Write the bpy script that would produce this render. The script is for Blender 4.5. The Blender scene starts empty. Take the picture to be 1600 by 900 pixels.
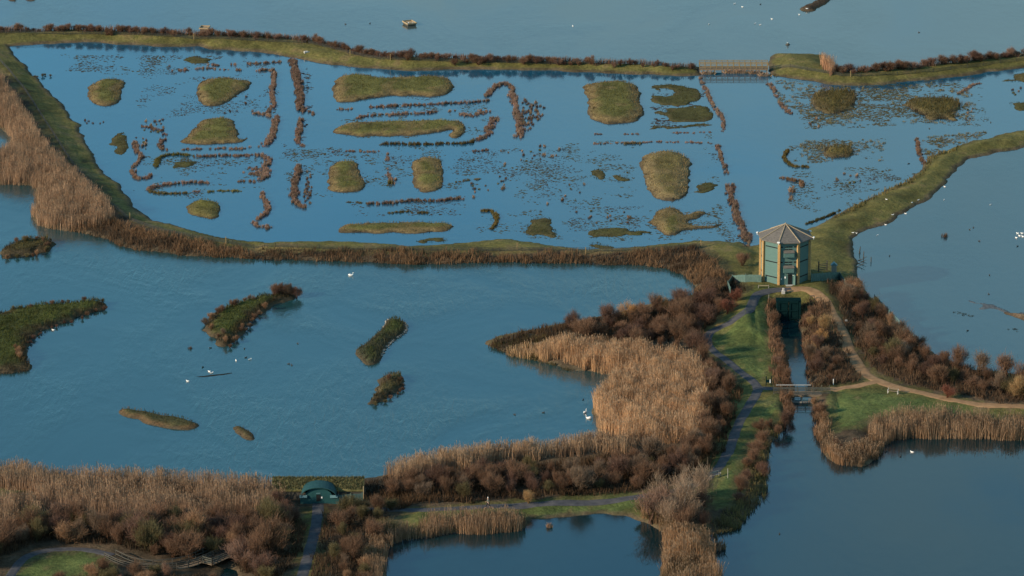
import bpy, bmesh, math, random
import numpy as np
from mathutils import Vector, Matrix

# ------------------------------------------------------------------ camera, sky, sun, exposure
SC = bpy.context.scene
COL = SC.collection
R = math.radians
CAM_H, PITCH, FPX = 240.0, R(17.1), 7138.0
cam = bpy.data.objects.new("camera", bpy.data.cameras.new("camera"))
COL.objects.link(cam)
cam.location = (0, 0, CAM_H)
cam.rotation_euler = (math.pi / 2 - PITCH, 0, 0)
cam.data.sensor_width = 36.0
cam.data.lens = FPX / 1600.0 * 36.0
cam.data.clip_start, cam.data.clip_end = 1.0, 60000.0
SC.camera = cam

SUN_EL, SUN_AZ = R(21), R(244)          # azimuth clockwise from +Y: low winter sun, left and a little behind the camera
world = bpy.data.worlds.new("World")
SC.world = world
world.use_nodes = True
nt = world.node_tree
bg = nt.nodes["Background"]
sky = nt.nodes.new("ShaderNodeTexSky")
sky.sky_type = "NISHITA"
sky.sun_disc = False
sky.sun_elevation, sky.sun_rotation = SUN_EL, SUN_AZ
sky.air_density, sky.dust_density, sky.ozone_density = 1.0, 0.2, 2.4
SKY_STRENGTH = 0.13
bg.inputs["Strength"].default_value = SKY_STRENGTH
# thin broken cloud drifting in from the right, mixed over the clear sky
tc = nt.nodes.new("ShaderNodeTexCoord")
mp = nt.nodes.new("ShaderNodeMapping")
mp.inputs["Scale"].default_value = (8.0, 8.0, 20.0)
nz = nt.nodes.new("ShaderNodeTexNoise")
nz.inputs["Scale"].default_value = 1.0
nz.inputs["Detail"].default_value = 4.0
cr = nt.nodes.new("ShaderNodeValToRGB")
cr.color_ramp.elements[0].position, cr.color_ramp.elements[1].position = 0.45, 0.62
mul = nt.nodes.new("ShaderNodeMath"); mul.operation = "MULTIPLY"; mul.inputs[1].default_value = 0.55
mix = nt.nodes.new("ShaderNodeMixRGB")
mix.inputs["Color2"].default_value = (3.1, 3.0, 3.1, 1)
nt.links.new(tc.outputs["Generated"], mp.inputs["Vector"])
nt.links.new(mp.outputs[0], nz.inputs["Vector"])
sx = nt.nodes.new("ShaderNodeSeparateXYZ"); ma = nt.nodes.new("ShaderNodeMath"); ma.operation = "MULTIPLY_ADD"
ma.inputs[1].default_value = 1.7
nt.links.new(tc.outputs["Generated"], sx.inputs[0]); nt.links.new(sx.outputs["X"], ma.inputs[0]); nt.links.new(nz.outputs["Fac"], ma.inputs[2])
mz = nt.nodes.new("ShaderNodeMath"); mz.operation = "MULTIPLY_ADD"; mz.inputs[1].default_value = -1.3      # the cloud bank hangs low in the sky
az_ = nt.nodes.new("ShaderNodeMath"); az_.inputs[1].default_value = 0.375
nt.links.new(sx.outputs["Z"], mz.inputs[0]); nt.links.new(ma.outputs[0], mz.inputs[2]); nt.links.new(mz.outputs[0], az_.inputs[0])
nt.links.new(az_.outputs[0], cr.inputs[0])
nt.links.new(cr.outputs[0], mul.inputs[0])
nt.links.new(mul.outputs[0], mix.inputs["Fac"])
nt.links.new(sky.outputs[0], mix.inputs["Color1"])
tone = nt.nodes.new("ShaderNodeMixRGB"); tone.blend_type = "MULTIPLY"; tone.inputs["Fac"].default_value = 1.0
tone.inputs["Color2"].default_value = (0.69, 1.03, 1.0, 1)      # the cool, slightly green cast of the whole sky
nt.links.new(mix.outputs[0], tone.inputs["Color1"])
nt.links.new(tone.outputs[0], bg.inputs["Color"])

sun = bpy.data.objects.new("sun", bpy.data.lights.new("sun", "SUN"))
COL.objects.link(sun)
sun.data.energy = 4.3
sun.data.angle = R(0.6)
sun.data.color = (1.0, 0.80, 0.57)
SUNV = Vector((math.sin(SUN_AZ) * math.cos(SUN_EL), math.cos(SUN_AZ) * math.cos(SUN_EL), math.sin(SUN_EL)))
sun.rotation_euler = SUNV.to_track_quat("Z", "Y").to_euler()
SC.view_settings.view_transform = "Standard"
SC.view_settings.look = "None"
SC.view_settings.exposure = 0.66
SC.view_settings.gamma = 1.0

rng = np.random.default_rng(7)
random.seed(7)

# ------------------------------------------------------------------ places: a point of the photograph set down on the level z
SP, CP = math.sin(PITCH), math.cos(PITCH)
def at(px, py, z=0.0):
    dx, dy = (px - 800.0) / FPX, (450.0 - py) / FPX
    d = np.array((dx, CP + dy * SP, -SP + dy * CP))
    t = (z - CAM_H) / d[2]
    return np.array((d[0] * t, d[1] * t))
def ats(pts, z=0.0):
    return np.array([at(x, y, z) for x, y in pts])

# ------------------------------------------------------------------ noise and distance fields
def _h(ix, iy, s):
    n = (ix * 374761393 + iy * 668265263 + s * 974711) & 0x7FFFFFFF
    n = ((n ^ (n >> 13)) * 1274126177) & 0x7FFFFFFF
    return ((n ^ (n >> 16)) & 0xFFFF) / 65535.0
def vnoise(x, y, s=0):
    ix, iy = np.floor(x).astype(np.int64), np.floor(y).astype(np.int64)
    fx, fy = x - ix, y - iy
    fx, fy = fx * fx * (3 - 2 * fx), fy * fy * (3 - 2 * fy)
    a, b, c, d = _h(ix, iy, s), _h(ix + 1, iy, s), _h(ix, iy + 1, s), _h(ix + 1, iy + 1, s)
    return (a * (1 - fx) + b * fx) * (1 - fy) + (c * (1 - fx) + d * fx) * fy - 0.5
def fbm(x, y, sc, s=0, o=3):
    r, a = 0, 1.0
    for k in range(o):
        r = r + a * vnoise(x / sc, y / sc, s + k * 17)
        a *= 0.5; sc *= 0.5
    return r
def smooth(t):
    t = np.clip(t, 0, 1)
    return t * t * (3 - 2 * t)
def rounded(poly, n=2, closed=True):
    p = np.asarray(poly, float)
    for _ in range(n):
        if closed:
            q = np.roll(p, -1, 0)
            p = np.stack((p * .75 + q * .25, p * .25 + q * .75), 1).reshape(-1, 2)
        else:
            q = np.stack((p[:-1] * .75 + p[1:] * .25, p[:-1] * .25 + p[1:] * .75), 1).reshape(-1, 2)
            p = np.vstack((p[:1], q, p[-1:]))
    return p
def sdf(poly, X, Y):
    """signed distance to a closed polygon, positive inside"""
    p = np.asarray(poly)
    d2 = np.full(X.shape, 1e12)
    ins = np.zeros(X.shape, bool)
    for i in range(len(p)):
        ax, ay = p[i]; bx, by = p[(i + 1) % len(p)]
        ex, ey = bx - ax, by - ay
        l2 = ex * ex + ey * ey + 1e-12
        t = np.clip(((X - ax) * ex + (Y - ay) * ey) / l2, 0, 1)
        d2 = np.minimum(d2, (X - ax - t * ex) ** 2 + (Y - ay - t * ey) ** 2)
        c = (ay > Y) != (by > Y)
        ins ^= c & (X < (bx - ax) * (Y - ay) / ((by - ay) if by != ay else 1e-12) + ax)
    return np.sqrt(d2) * np.where(ins, 1, -1)
def sdf_box(poly, X, Y, m=14.0, far=-14.0):
    """the same on a grid, worked out only near the polygon"""
    out = np.full(X.shape, far)
    (x0, y0), (x1, y1) = poly.min(0) - m, poly.max(0) + m
    k = (X >= x0) & (X <= x1) & (Y >= y0) & (Y <= y1)
    if k.any():
        out[k] = np.maximum(sdf(poly, X[k], Y[k]), far)
    return out
def dist_line(line, X, Y):
    p = np.asarray(line)
    d2 = np.full(X.shape, 1e12)
    for (ax, ay), (bx, by) in zip(p[:-1], p[1:]):
        ex, ey = bx - ax, by - ay
        t = np.clip(((X - ax) * ex + (Y - ay) * ey) / (ex * ex + ey * ey + 1e-12), 0, 1)
        d2 = np.minimum(d2, (X - ax - t * ex) ** 2 + (Y - ay - t * ey) ** 2)
    return np.sqrt(d2)
def inside(poly, x, y):
    return sdf(poly, x, y) > 0

# ------------------------------------------------------------------ object helpers
def tag(o, label=None, cat=None, group=None, kind=None):
    if label: o["label"] = label
    if cat: o["category"] = cat
    if group: o["group"] = group
    if kind: o["kind"] = kind
    return o
def link(name, data, parent=None, loc=None):
    o = bpy.data.objects.new(name, data)
    COL.objects.link(o)
    if parent: o.parent = parent
    if loc is not None: o.location = loc
    return o
def empty(name, loc, rz=0.0):
    o = link(name, None, None, loc)
    o.rotation_euler = (0, 0, rz)
    o.empty_display_size = 0.3
    return o
def np_mesh(name, verts, faces, mats, col=None, smooth_shade=False, extra=None):
    """faces: list of (n, k) index arrays; col: per-vertex rgb"""
    me = bpy.data.meshes.new(name)
    verts = np.asarray(verts, np.float32)
    me.vertices.add(len(verts))
    me.vertices.foreach_set("co", verts.ravel())
    faces = [np.asarray(f, np.int32) for f in faces if len(f)]
    nl = sum(f.size for f in faces); nf = sum(len(f) for f in faces)
    me.loops.add(nl); me.polygons.add(nf)
    me.loops.foreach_set("vertex_index", np.concatenate([f.ravel() for f in faces]))
    st, s = [], 0
    for f in faces:
        st.append(s + np.arange(len(f)) * f.shape[1]); s += f.size
    me.polygons.foreach_set("loop_start", np.concatenate(st).astype(np.int32))
    if smooth_shade:
        me.polygons.foreach_set("use_smooth", np.ones(nf, bool))
    for key, arr in (("tint", col), ("zone", extra)):
        if arr is not None:
            a = me.color_attributes.new(key, "FLOAT_COLOR", "POINT")
            c = np.ones((len(verts), 4), np.float32); c[:, :arr.shape[1]] = arr
            a.data.foreach_set("color", c.ravel())
    for m in (mats if isinstance(mats, (list, tuple)) else [mats]):
        me.materials.append(m)
    me.update(calc_edges=True)
    me.validate()
    return me

class MB:
    """collects boxes, bars and tubes and links them as ONE mesh object"""
    def __init__(self): self.bm = bmesh.new()
    def box(self, c, s, rz=0.0, rx=0.0, bevel=0.0):
        m = Matrix.Translation(c) @ Matrix.Rotation(rz, 4, "Z") @ Matrix.Rotation(rx, 4, "X") @ Matrix.Diagonal((*s, 1))
        r = bmesh.ops.create_cube(self.bm, size=1, matrix=m)
        if bevel:
            ed = list({e for v in r["verts"] for e in v.link_edges})
            bmesh.ops.bevel(self.bm, geom=ed, offset=bevel, segments=1, affect="EDGES")
        return self
    def bar(self, a, b, w, h=None):
        """a squared beam from a to b, w across and h high"""
        a, b = Vector(a), Vector(b); d = b - a; h = h or w
        q = d.to_track_quat("Y", "Z").to_matrix().to_4x4()
        m = Matrix.Translation((a + b) / 2) @ q @ Matrix.Diagonal((w, d.length, h, 1))
        bmesh.ops.create_cube(self.bm, size=1, matrix=m)
        return self
    def tube(self, pts, rad, n=8):
        pts = [Vector(p) for p in pts]
        rad = rad if isinstance(rad, (list, tuple)) else [rad] * len(pts)
        rings = []
        for i, p in enumerate(pts):
            d = (pts[min(i + 1, len(pts) - 1)] - pts[max(i - 1, 0)]).normalized()
            u = d.orthogonal().normalized() if i == 0 else (u - d * u.dot(d)).normalized()
            v = d.cross(u)
            rings.append([self.bm.verts.new(p + (u * math.cos(t) + v * math.sin(t)) * rad[i]) for t in [2 * math.pi * k / n for k in range(n)]])
        for a, b in zip(rings[:-1], rings[1:]):
            for k in range(n):
                self.bm.faces.new((a[k], a[(k + 1) % n], b[(k + 1) % n], b[k]))
        self.bm.faces.new(rings[0][::-1]); self.bm.faces.new(rings[-1])
        return self
    def prism(self, pts, vec):
        """a flat outline pushed along vec"""
        a = [self.bm.verts.new(p) for p in pts]
        b = [self.bm.verts.new(Vector(p) + Vector(vec)) for p in pts]
        self.bm.faces.new(a[::-1]); self.bm.faces.new(b)
        for i in range(len(a)):
            j = (i + 1) % len(a)
            self.bm.faces.new((a[i], a[j], b[j], b[i]))
        return self
    def build(self, name, mat, parent=None, loc=None, shade=False):
        bmesh.ops.recalc_face_normals(self.bm, faces=self.bm.faces)
        me = bpy.data.meshes.new(name)
        self.bm.to_mesh(me); self.bm.free()
        me.materials.append(mat)
        if shade:
            me.polygons.foreach_set("use_smooth", np.ones(len(me.polygons), bool))
        return link(name, me, parent, loc)

# ------------------------------------------------------------------ materials
class NT:
    def __init__(self, name):
        self.m = bpy.data.materials.new(name); self.m.use_nodes = True
        self.t = self.m.node_tree; self.b = self.t.nodes["Principled BSDF"]
    def n(self, kind, **kw):
        nd = self.t.nodes.new("ShaderNode" + kind)
        for k, v in kw.items():
            if k in nd.inputs: nd.inputs[k].default_value = v
            else: setattr(nd, k, v)
        return nd
    def l(self, a, b): self.t.links.new(a, b)
    def noise(self, scale, detail=4.0, rough=0.55, stretch=None, rot=None, dist=0.0):
        tcn = self.n("TexCoord"); mp_ = self.n("Mapping")
        if stretch: mp_.inputs["Scale"].default_value = stretch
        if rot: mp_.inputs["Rotation"].default_value = rot
        self.l(tcn.outputs["Object"], mp_.inputs["Vector"])
        nn = self.n("TexNoise", Scale=scale, Detail=detail, Roughness=rough, Distortion=dist)
        self.l(mp_.outputs[0], nn.inputs["Vector"])
        return nn
    def ramp(self, src, stops):
        r = self.n("ValToRGB"); e = r.color_ramp.elements
        while len(e) < len(stops): e.new(0.5)
        for el, (p, c) in zip(e, stops):
            el.position = p; el.color = (*c, 1) if len(c) == 3 else c
        self.l(src, r.inputs[0])
        return r
    def mix(self, f, a, b, mode="MIX"):
        m = self.n("MixRGB", blend_type=mode)
        for s, k in ((f, "Fac"), (a, "Color1"), (b, "Color2")):
            if hasattr(s, "links") or hasattr(s, "is_linked"): self.l(s, m.inputs[k])
            elif isinstance(s, (int, float)): m.inputs[k].default_value = s
            else: m.inputs[k].default_value = (*s, 1)
        return m.outputs[0]
    def bump(self, src, strength, dist=0.1):
        b = self.n("Bump", Strength=strength, Distance=dist)
        self.l(src, b.inputs["Height"]); self.l(b.outputs[0], self.b.inputs["Normal"])
    def fin(self, col, rough=0.9, spec=0.2):
        if hasattr(col, "is_linked"): self.l(col, self.b.inputs["Base Color"])
        else: self.b.inputs["Base Color"].default_value = (*col, 1)
        self.b.inputs["Roughness"].default_value = rough
        self.b.inputs["Specular IOR Level"].default_value = spec
        return self.m
def V3(c, k): return tuple(x * k for x in c)
def mottled(name, a, b, scale, rough=0.9, bump=0.3, spec=0.2, stretch=None):
    t = NT(name); n1 = t.noise(scale, 5, 0.6, stretch)
    r = t.ramp(n1.outputs["Fac"], [(0.3, a), (0.7, b)])
    if bump: t.bump(n1.outputs["Fac"], bump, 0.05)
    return t.fin(r.outputs[0], rough, spec)
def tinted(name, rough=0.85, transl=0.0):
    """plant stuff: its own leaf-by-leaf colour, varied a little from plant to plant"""
    t = NT(name)
    a = t.n("VertexColor", layer_name="tint")
    oi = t.n("ObjectInfo")
    v = t.n("MapRange"); v.inputs["To Min"].default_value = 0.8; v.inputs["To Max"].default_value = 1.18
    t.l(oi.outputs["Random"], v.inputs["Value"])
    c = t.n("HueSaturation"); t.l(v.outputs[0], c.inputs["Value"]); t.l(a.outputs["Color"], c.inputs["Color"])
    dif = t.n("BsdfDiffuse"); trn = t.n("BsdfTranslucent"); ms = t.n("MixShader"); ms.inputs[0].default_value = transl
    t.l(c.outputs[0], dif.inputs["Color"]); t.l(c.outputs[0], trn.inputs["Color"])
    t.l(dif.outputs[0], ms.inputs[1]); t.l(trn.outputs[0], ms.inputs[2])
    t.l(ms.outputs[0], t.t.nodes["Material Output"].inputs["Surface"])
    return t.m
M_PLANT = tinted("plant_material", .85, .4)

def water_material(name, body, rough, ripple, wave=0.0, wave_rot=0.0, wave_scale=1.0, patch=None, ior=1.75):
    t = NT(name)
    tcn = t.n("TexCoord")
    n1 = t.noise(0.55, 4, 0.6, (1.0, 0.55, 1.0), None, 0.4)
    n2 = t.noise(0.032, 4, 0.55, (1.0, 0.6, 1.0), None, 0.6)              # calm and ruffled patches
    pm = t.ramp(n2.outputs["Fac"], [(0.36, (0.04,) * 3), (0.60, (1,) * 3)])
    h = n1.outputs["Fac"]
    if wave:                                                   # wind ripples: long crests across the wind, broken up by the patches
        w = t.noise(wave_scale, 3, 0.6, (1.0, 0.16, 1.0), (0, 0, wave_rot), 0.8)
        mm = t.n("Math", operation="MULTIPLY"); mm.inputs[1].default_value = wave
        t.l(w.outputs["Fac"], mm.inputs[0])
        mp2 = t.n("Math", operation="MULTIPLY"); t.l(mm.outputs[0], mp2.inputs[0]); t.l(pm.outputs[0], mp2.inputs[1])
        ad = t.n("Math", operation="ADD"); t.l(mp2.outputs[0], ad.inputs[0]); t.l(h, ad.inputs[1])
        h = ad.outputs[0]
    hm = t.n("Math", operation="MULTIPLY"); t.l(h, hm.inputs[0]); t.l(pm.outputs[0], hm.inputs[1]); h = hm.outputs[0]
    t.bump(h, ripple, 0.12)
    n3 = t.noise(0.018, 3, 0.5, (1, 0.4, 1))
    col = t.ramp(n3.outputs["Fac"], [(0.3, V3(body, 0.85)), (0.7, V3(body, 1.15))]).outputs[0]
    if patch: col = patch(t, col)
    m = t.fin(col, rough, 0.5)
    t.b.inputs["IOR"].default_value = ior
    rr = t.n("MapRange"); rr.inputs["To Min"].default_value = rough * 0.35; rr.inputs["To Max"].default_value = rough * 1.1
    t.l(pm.outputs[0], rr.inputs["Value"]); t.l(rr.outputs[0], t.b.inputs["Roughness"])
    return m

# ------------------------------------------------------------------ the land: shore lines
T_ = [(-120,46),(0,50),(60,50),(140,47),(200,50),(260,53),(330,55),(420,58),(500,65),(540,78),(600,88),(680,92),(760,94),(860,96),(960,100),(1060,104),(1093,106),(1095,117),(1050,118),(960,115),(880,112),(800,109),(720,109),(640,110),(600,108),(545,104),(500,98),(470,93),(430,85),(400,81),(330,77),(310,73),(240,72),(150,66),(90,68),(12,72),(-120,80)]
L_ = [(-120,60),(0,60),(12,72),(22,85),(45,108),(65,130),(85,150),(103,165),(112,185),(125,195),(130,220),(145,240),(155,265),(185,290),(205,320),(240,345),(300,362),(350,374),(400,378),(400,403),(340,400),(280,398),(220,392),(180,378),(140,365),(100,360),(55,350),(50,340),(55,320),(58,300),(52,290),(0,287),(-120,285),(-120,245),(0,243),(15,240),(18,215),(0,200),(-120,188)]
B_ = [(380,378),(480,378),(540,377),(580,380),(640,385),(680,385),(740,380),(780,376),(860,384),(920,391),(960,389),(1010,384),(1060,380),(1100,378),(1160,381),(1200,400),(1200,470),(1090,470),(1082,440),(1075,430),(1050,420),(1000,412),(940,412),(860,410),(760,411),(700,412),(620,410),(540,408),(480,406),(380,403)]
M_ = [(1090,455),(1060,467),(1000,482),(960,492),(900,502),(830,515),(775,527),(757,535),(755,540),(800,553),(850,565),(900,578),(950,585),(965,590),(945,602),(930,617),(925,640),(935,660),(945,680),(930,690),(870,702),(800,710),(700,720),(640,732),(600,742),(520,752),(430,756),(420,762),(300,754),(150,748),(0,736),(-130,730),(-130,1000),(575,1000),(590,930),(603,905),(592,880),(604,856),(620,845),(680,836),(760,832),(820,828),(832,810),(930,806),(985,805),(1010,815),(1040,835),(1040,860),(1030,890),(1030,1000),(1130,1000),(1125,900),(1120,870),(1110,850),(1115,837),(1145,830),(1165,810),(1190,770),(1203,740),(1195,715),(1205,690),(1232,665),(1240,640),(1236,600),(1228,560),(1222,530),(1217,500),(1250,500),(1252,520),(1258,545),(1262,580),(1265,620),(1275,640),(1272,655),(1280,680),(1285,705),(1305,725),(1345,727),(1375,715),(1385,690),(1420,684),(1480,684),(1560,686),(1740,685),(1740,592),(1560,582),(1500,572),(1460,553),(1440,540),(1410,510),(1380,480),(1360,465),(1345,440),(1338,425),(1335,400),(1333,375),(1345,362),(1380,350),(1430,325),(1465,300),(1490,270),(1510,250),(1560,238),(1740,205),(1740,180),(1560,212),(1500,228),(1450,245),(1440,265),(1420,280),(1370,305),(1330,325),(1290,345),(1265,357),(1250,372),(1190,385),(1170,388),(1160,395),(1140,440)]
N_ = [(1201,100),(1208,88),(1215,85),(1290,86),(1300,102),(1320,112),(1360,110),(1420,105),(1500,97),(1560,90),(1760,72),(1760,86),(1640,100),(1560,112),(1480,122),(1400,130),(1340,135),(1290,132),(1240,123),(1203,118)]
POND = [(330,925),(338,905),(350,886),(366,890),(374,912),(372,930)]
LAND = [(ats(p), h, w) for p, h, w in ((T_, 1.2, 5), (L_, 1.2, 6), (B_, 1.2, 5), (M_, 1.1, 6), (N_, 1.2, 5))]
POND_W = ats(POND)
PLATEAU = ats([(1110,475),(1150,440),(1190,436),(1280,432),(1315,448),(1340,490),(1335,540),(1290,560),(1265,545),(1252,490),(1217,490),(1200,540),(1170,545),(1120,515)])
CHANNEL = ats([(1231,490),(1240,560),(1250,640)])

def land_field(X, Y):
    Xw = X + 1.0 * fbm(X, Y, 4.0, 3, 3) ; Yw = Y + 1.6 * fbm(X, Y, 4.5, 9, 3)
    sd = np.full(X.shape, -14.0); H = np.zeros(X.shape); W = np.full(X.shape, 6.0)
    for p, h, w in LAND:
        s = sdf_box(p, Xw, Yw)
        H = np.where(s > sd, h, H); W = np.where(s > sd, w, W)
        sd = np.maximum(sd, s)
    sd = np.minimum(sd, -sdf_box(POND_W, Xw, Yw))
    pl = sdf_box(PLATEAU, X, Y)
    H = np.maximum(H, 1.1 + 1.8 * smooth((pl + 2.0) / 8.0))
    W = np.where(dist_line(CHANNEL, X, Y) < 6, 2.0, W)
    return sd, H, W
def land_height(sd, H, W, X, Y):
    z = 0.3 * smooth(sd / 0.45) + (H - 0.3) * smooth(sd / W) + smooth(sd / 3) * (0.28 * fbm(X, Y, 7.0, 40, 3) + 0.10 * fbm(X, Y, 1.3, 50, 2))
    return np.where(sd > 0, np.maximum(z, 0.02), np.maximum(sd * 0.45, -1.6))

GX = np.arange(-165, 165.01, 0.5); GY = np.arange(585, 1085.01, 0.8)
XX, YY = np.meshgrid(GX, GY)
SD, HH, WW = land_field(XX, YY)
ZZ = land_height(SD, HH, WW, XX, YY)
def zg(x, y):
    x = np.clip((np.asarray(x, float) - GX[0]) / 0.5, 0, len(GX) - 1.001); y = np.clip((np.asarray(y, float) - GY[0]) / 0.8, 0, len(GY) - 1.001)
    i, j = x.astype(int), y.astype(int); fx, fy = x - i, y - j
    return (ZZ[j, i] * (1 - fx) + ZZ[j, i + 1] * fx) * (1 - fy) + (ZZ[j + 1, i] * (1 - fx) + ZZ[j + 1, i + 1] * fx) * fy
def atg(px, py):
    z = 0.0
    for _ in range(6):
        p = at(px, py, z); z = max(0.0, float(zg(p[0], p[1])))
    return np.array((p[0], p[1], z))
def atgs(pts): return np.array([atg(*p)[:2] for p in pts])

# ------------------------------------------------------------------ ground cover colours (what grows where)
OLIVE, LAWN, STRAW, SOIL, MUD = map(np.array, ((.112, .102, .033), (.074, .096, .031), (.20, .145, .072), (.062, .046, .03), (.085, .066, .042)))
LAWNS = [ats(p, 1.2) for p in (
    [(1185,462),(1200,460),(1207,500),(1206,560),(1203,600),(1190,600),(1165,580),(1125,545),(1112,528),(1130,515),(1160,502),(1178,482)],
    [(1300,612),(1370,610),(1440,622),(1530,640),(1560,650),(1490,652),(1400,642),(1360,655),(1340,668),(1310,668),(1298,640)],
    [(1180,640),(1215,618),(1222,640),(1190,662),(1172,690),(1160,715),(1150,765),(1120,790),(1105,770),(1125,745),(1150,690)],
    [(1150,600),(1168,600),(1165,640),(1130,700),(1110,735),(1090,738),(1120,690),(1145,640)],
    [(640,806),(760,790),(900,778),(1000,770),(1005,795),(880,800),(780,806),(640,815)],
    [(20,895),(60,868),(130,862),(160,870),(170,895),(120,910),(20,915)], [(-20,745),(40,745),(50,765),(-20,770)])]
ROUGH = [ats(p, 0.6) for p in (
    [(-120,95),(0,112),(40,150),(75,210),(110,250),(150,285),(175,320),(205,345),(260,367),(330,385),(400,392),(560,395),(700,398),(860,395),(960,397),(1060,390),(1095,385),(1140,430),(1140,470),(1080,470),(1075,432),(1000,413),(700,413),(400,405),(220,394),(100,362),(50,350),(50,285),(-120,287)],
    [(750,535),(830,510),(960,488),(1080,462),(1140,440),(1170,470),(1100,515),(1095,540),(1150,590),(1155,650),(1120,730),(1090,760),(1000,775),(640,800),(420,800),(420,755),(640,730),(920,690),(945,600),(800,555)],
    [(-130,730),(420,760),(560,790),(640,800),(600,850),(590,960),(500,960),(500,800),(470,800),(470,960),(-130,960)],
    [(1290,450),(1330,455),(1400,520),(1460,560),(1560,585),(1740,595),(1740,640),(1560,640),(1400,605),(1350,580)],
    [(1255,490),(1290,490),(1345,585),(1345,605),(1262,605)], [(1205,480),(1225,480),(1238,620),(1215,640),(1207,560)],
    [(1240,640),(1200,690),(1195,715),(1203,740),(1160,820),(1110,850),(1100,800),(1150,790),(1160,720),(1180,670),(1225,630)],
    [(1268,620),(1300,612),(1300,665),(1360,680),(1385,690),(1345,727),(1300,725),(1280,690)], [(1340,660),(1480,655),(1740,655),(1740,690),(1350,690)],
    [(1000,790),(1110,780),(1110,840),(1125,960),(1030,960),(1040,840)])]
def cover(X, Y, sd):
    n1, n2 = fbm(X, Y, 9.0, 60, 4), fbm(X, Y, 2.2, 70, 3)
    C = OLIVE * (1 + 0.5 * n1 + 0.45 * n2)[..., None]
    k = smooth((n2 + 0.6 * n1 - 0.22) / 0.35)[..., None] * 0.7
    C = C * (1 - k) + STRAW * 0.75 * k
    for p in ROUGH:
        s = sdf_box(p, X + 1.5 * n2, Y + 2.5 * n2, 4, -4)
        k = smooth((s + 0.8) / 1.6)[..., None]
        C = C * (1 - k) + SOIL * (1.1 + 0.9 * n2 + 0.5 * n1)[..., None] * k
    for p in LAWNS:
        s = sdf_box(p, X + 1.2 * n2, Y + 2.5 * n2, 4, -4)
        k = smooth((s + 0.8) / 1.6)[..., None]
        g = LAWN * (1 + 0.5 * n1 + 0.5 * n2)[..., None]
        d = smooth((fbm(X, Y * 0.6, 3.0, 90, 3) - 0.28) / 0.25)[..., None] * 0.6
        C = C * (1 - k) + (g * (1 - d) + STRAW * .8 * d) * k
    k = (1 - smooth((sd - 0.25) / (0.9 + 1.2 * np.abs(n1))))[..., None]
    C = C * (1 - k) + MUD * (1 + 0.6 * n2)[..., None] * k
    return np.clip(C, 0.008, 0.6)
CC = cover(XX, YY, SD)

t = NT("ground_material")
a = t.n("VertexColor", layer_name="tint")
f1 = t.noise(1.6, 6, 0.65); f2 = t.noise(0.5, 4, 0.6)
r1 = t.ramp(f1.outputs["Fac"], [(0.25, (.55,) * 3), (0.75, (1.45,) * 3)])
c1 = t.mix(1.0, a.outputs["Color"], r1.outputs[0], "MULTIPLY")
r2 = t.ramp(f2.outputs["Fac"], [(0.3, (.8, .85, .8)), (0.7, (1.2, 1.12, 1.1))])
c2 = t.mix(1.0, c1, r2.outputs[0], "MULTIPLY")
t.bump(f1.outputs["Fac"], 0.9, 0.25)
M_GROUND = t.fin(c2, 0.95, 0.1)

ny, nx = XX.shape
idx = np.arange(nx * ny).reshape(ny, nx)
quads = np.stack((idx[:-1, :-1], idx[:-1, 1:], idx[1:, 1:], idx[1:, :-1]), -1).reshape(-1, 4)
V = np.stack((XX, YY, ZZ), -1).reshape(-1, 3); CV = CC.reshape(-1, 3)
# outer skirt of the same sheet, under water, out to the horizon
ring_i = np.concatenate((idx[0, :], idx[1:, -1], idx[-1, -2::-1], idx[-2:0:-1, 0]))
rv = V[ring_i].copy(); ctr = np.array((0, 830.0)); rv[:, :2] = ctr + (rv[:, :2] - ctr) * 70; rv[:, 2] = -1.6
o0 = len(V); nr = len(ring_i)
out_i = o0 + np.arange(nr)
sk = np.stack((ring_i, out_i, np.roll(out_i, -1), np.roll(ring_i, -1)), -1)
me = np_mesh("ground", np.vstack((V, rv)), [quads, sk], M_GROUND, np.vstack((CV, np.tile(MUD, (nr, 1)))), True)
tag(link("ground", me), "low grassy dykes, banks and scrubland rising out of the water", kind="structure")

# ------------------------------------------------------------------ water: one sheet per lake, each edge tucked inside the banks
def water(name, pts, z, mat, label):
    p = np.asarray(pts, float)
    bm = bmesh.new()
    f = bm.faces.new([bm.verts.new((x, y, z)) for x, y in p])
    bmesh.ops.recalc_face_normals(bm, faces=bm.faces)
    if f.normal.z < 0: f.normal_flip()
    bmesh.ops.triangulate(bm, faces=bm.faces)
    me = bpy.data.meshes.new(name); bm.to_mesh(me); bm.free(); me.materials.append(mat)
    return tag(link(name, me), label, kind="structure")
WB_FAR, WB_LAGOON, WB_MAIN, WB_RIGHT, WB_LOW = (.044, .062, .060), (.008, .066, .112), (.011, .048, .052), (.006, .034, .048), (.003, .018, .022)
M_FAR = water_material("far_lake_water", WB_FAR, 0.18, 0.3, 0.8, R(75), 1.0)
M_LAG = water_material("lagoon_water", WB_LAGOON, 0.11, 0.16)
M_MAIN = water_material("main_lake_water", WB_MAIN, 0.17, 0.5, 1.9, R(-27), 1.0, ior=1.66)
M_RIGHT = water_material("east_lake_water", WB_RIGHT, 0.16, 0.22, ior=1.7)
M_LOW = water_material("lower_lake_water", WB_LOW, 0.13, 0.2, ior=1.5)
cT = [(-700,60),(0,58),(200,60),(420,68),(540,90),(700,100),(900,104),(1093,111),(1203,110),(1250,112),(1340,123),(1480,112),(1640,92),(2300,30)]
far = ats(cT)
water("far_lake_water", np.vstack(([(-14000, 5000)], [(-14000, 30000)], [(14000, 30000)], [(14000, 5000)], far[::-1])), 0.004, M_FAR, "wide grey-blue open lake beyond the far dyke")
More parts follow.
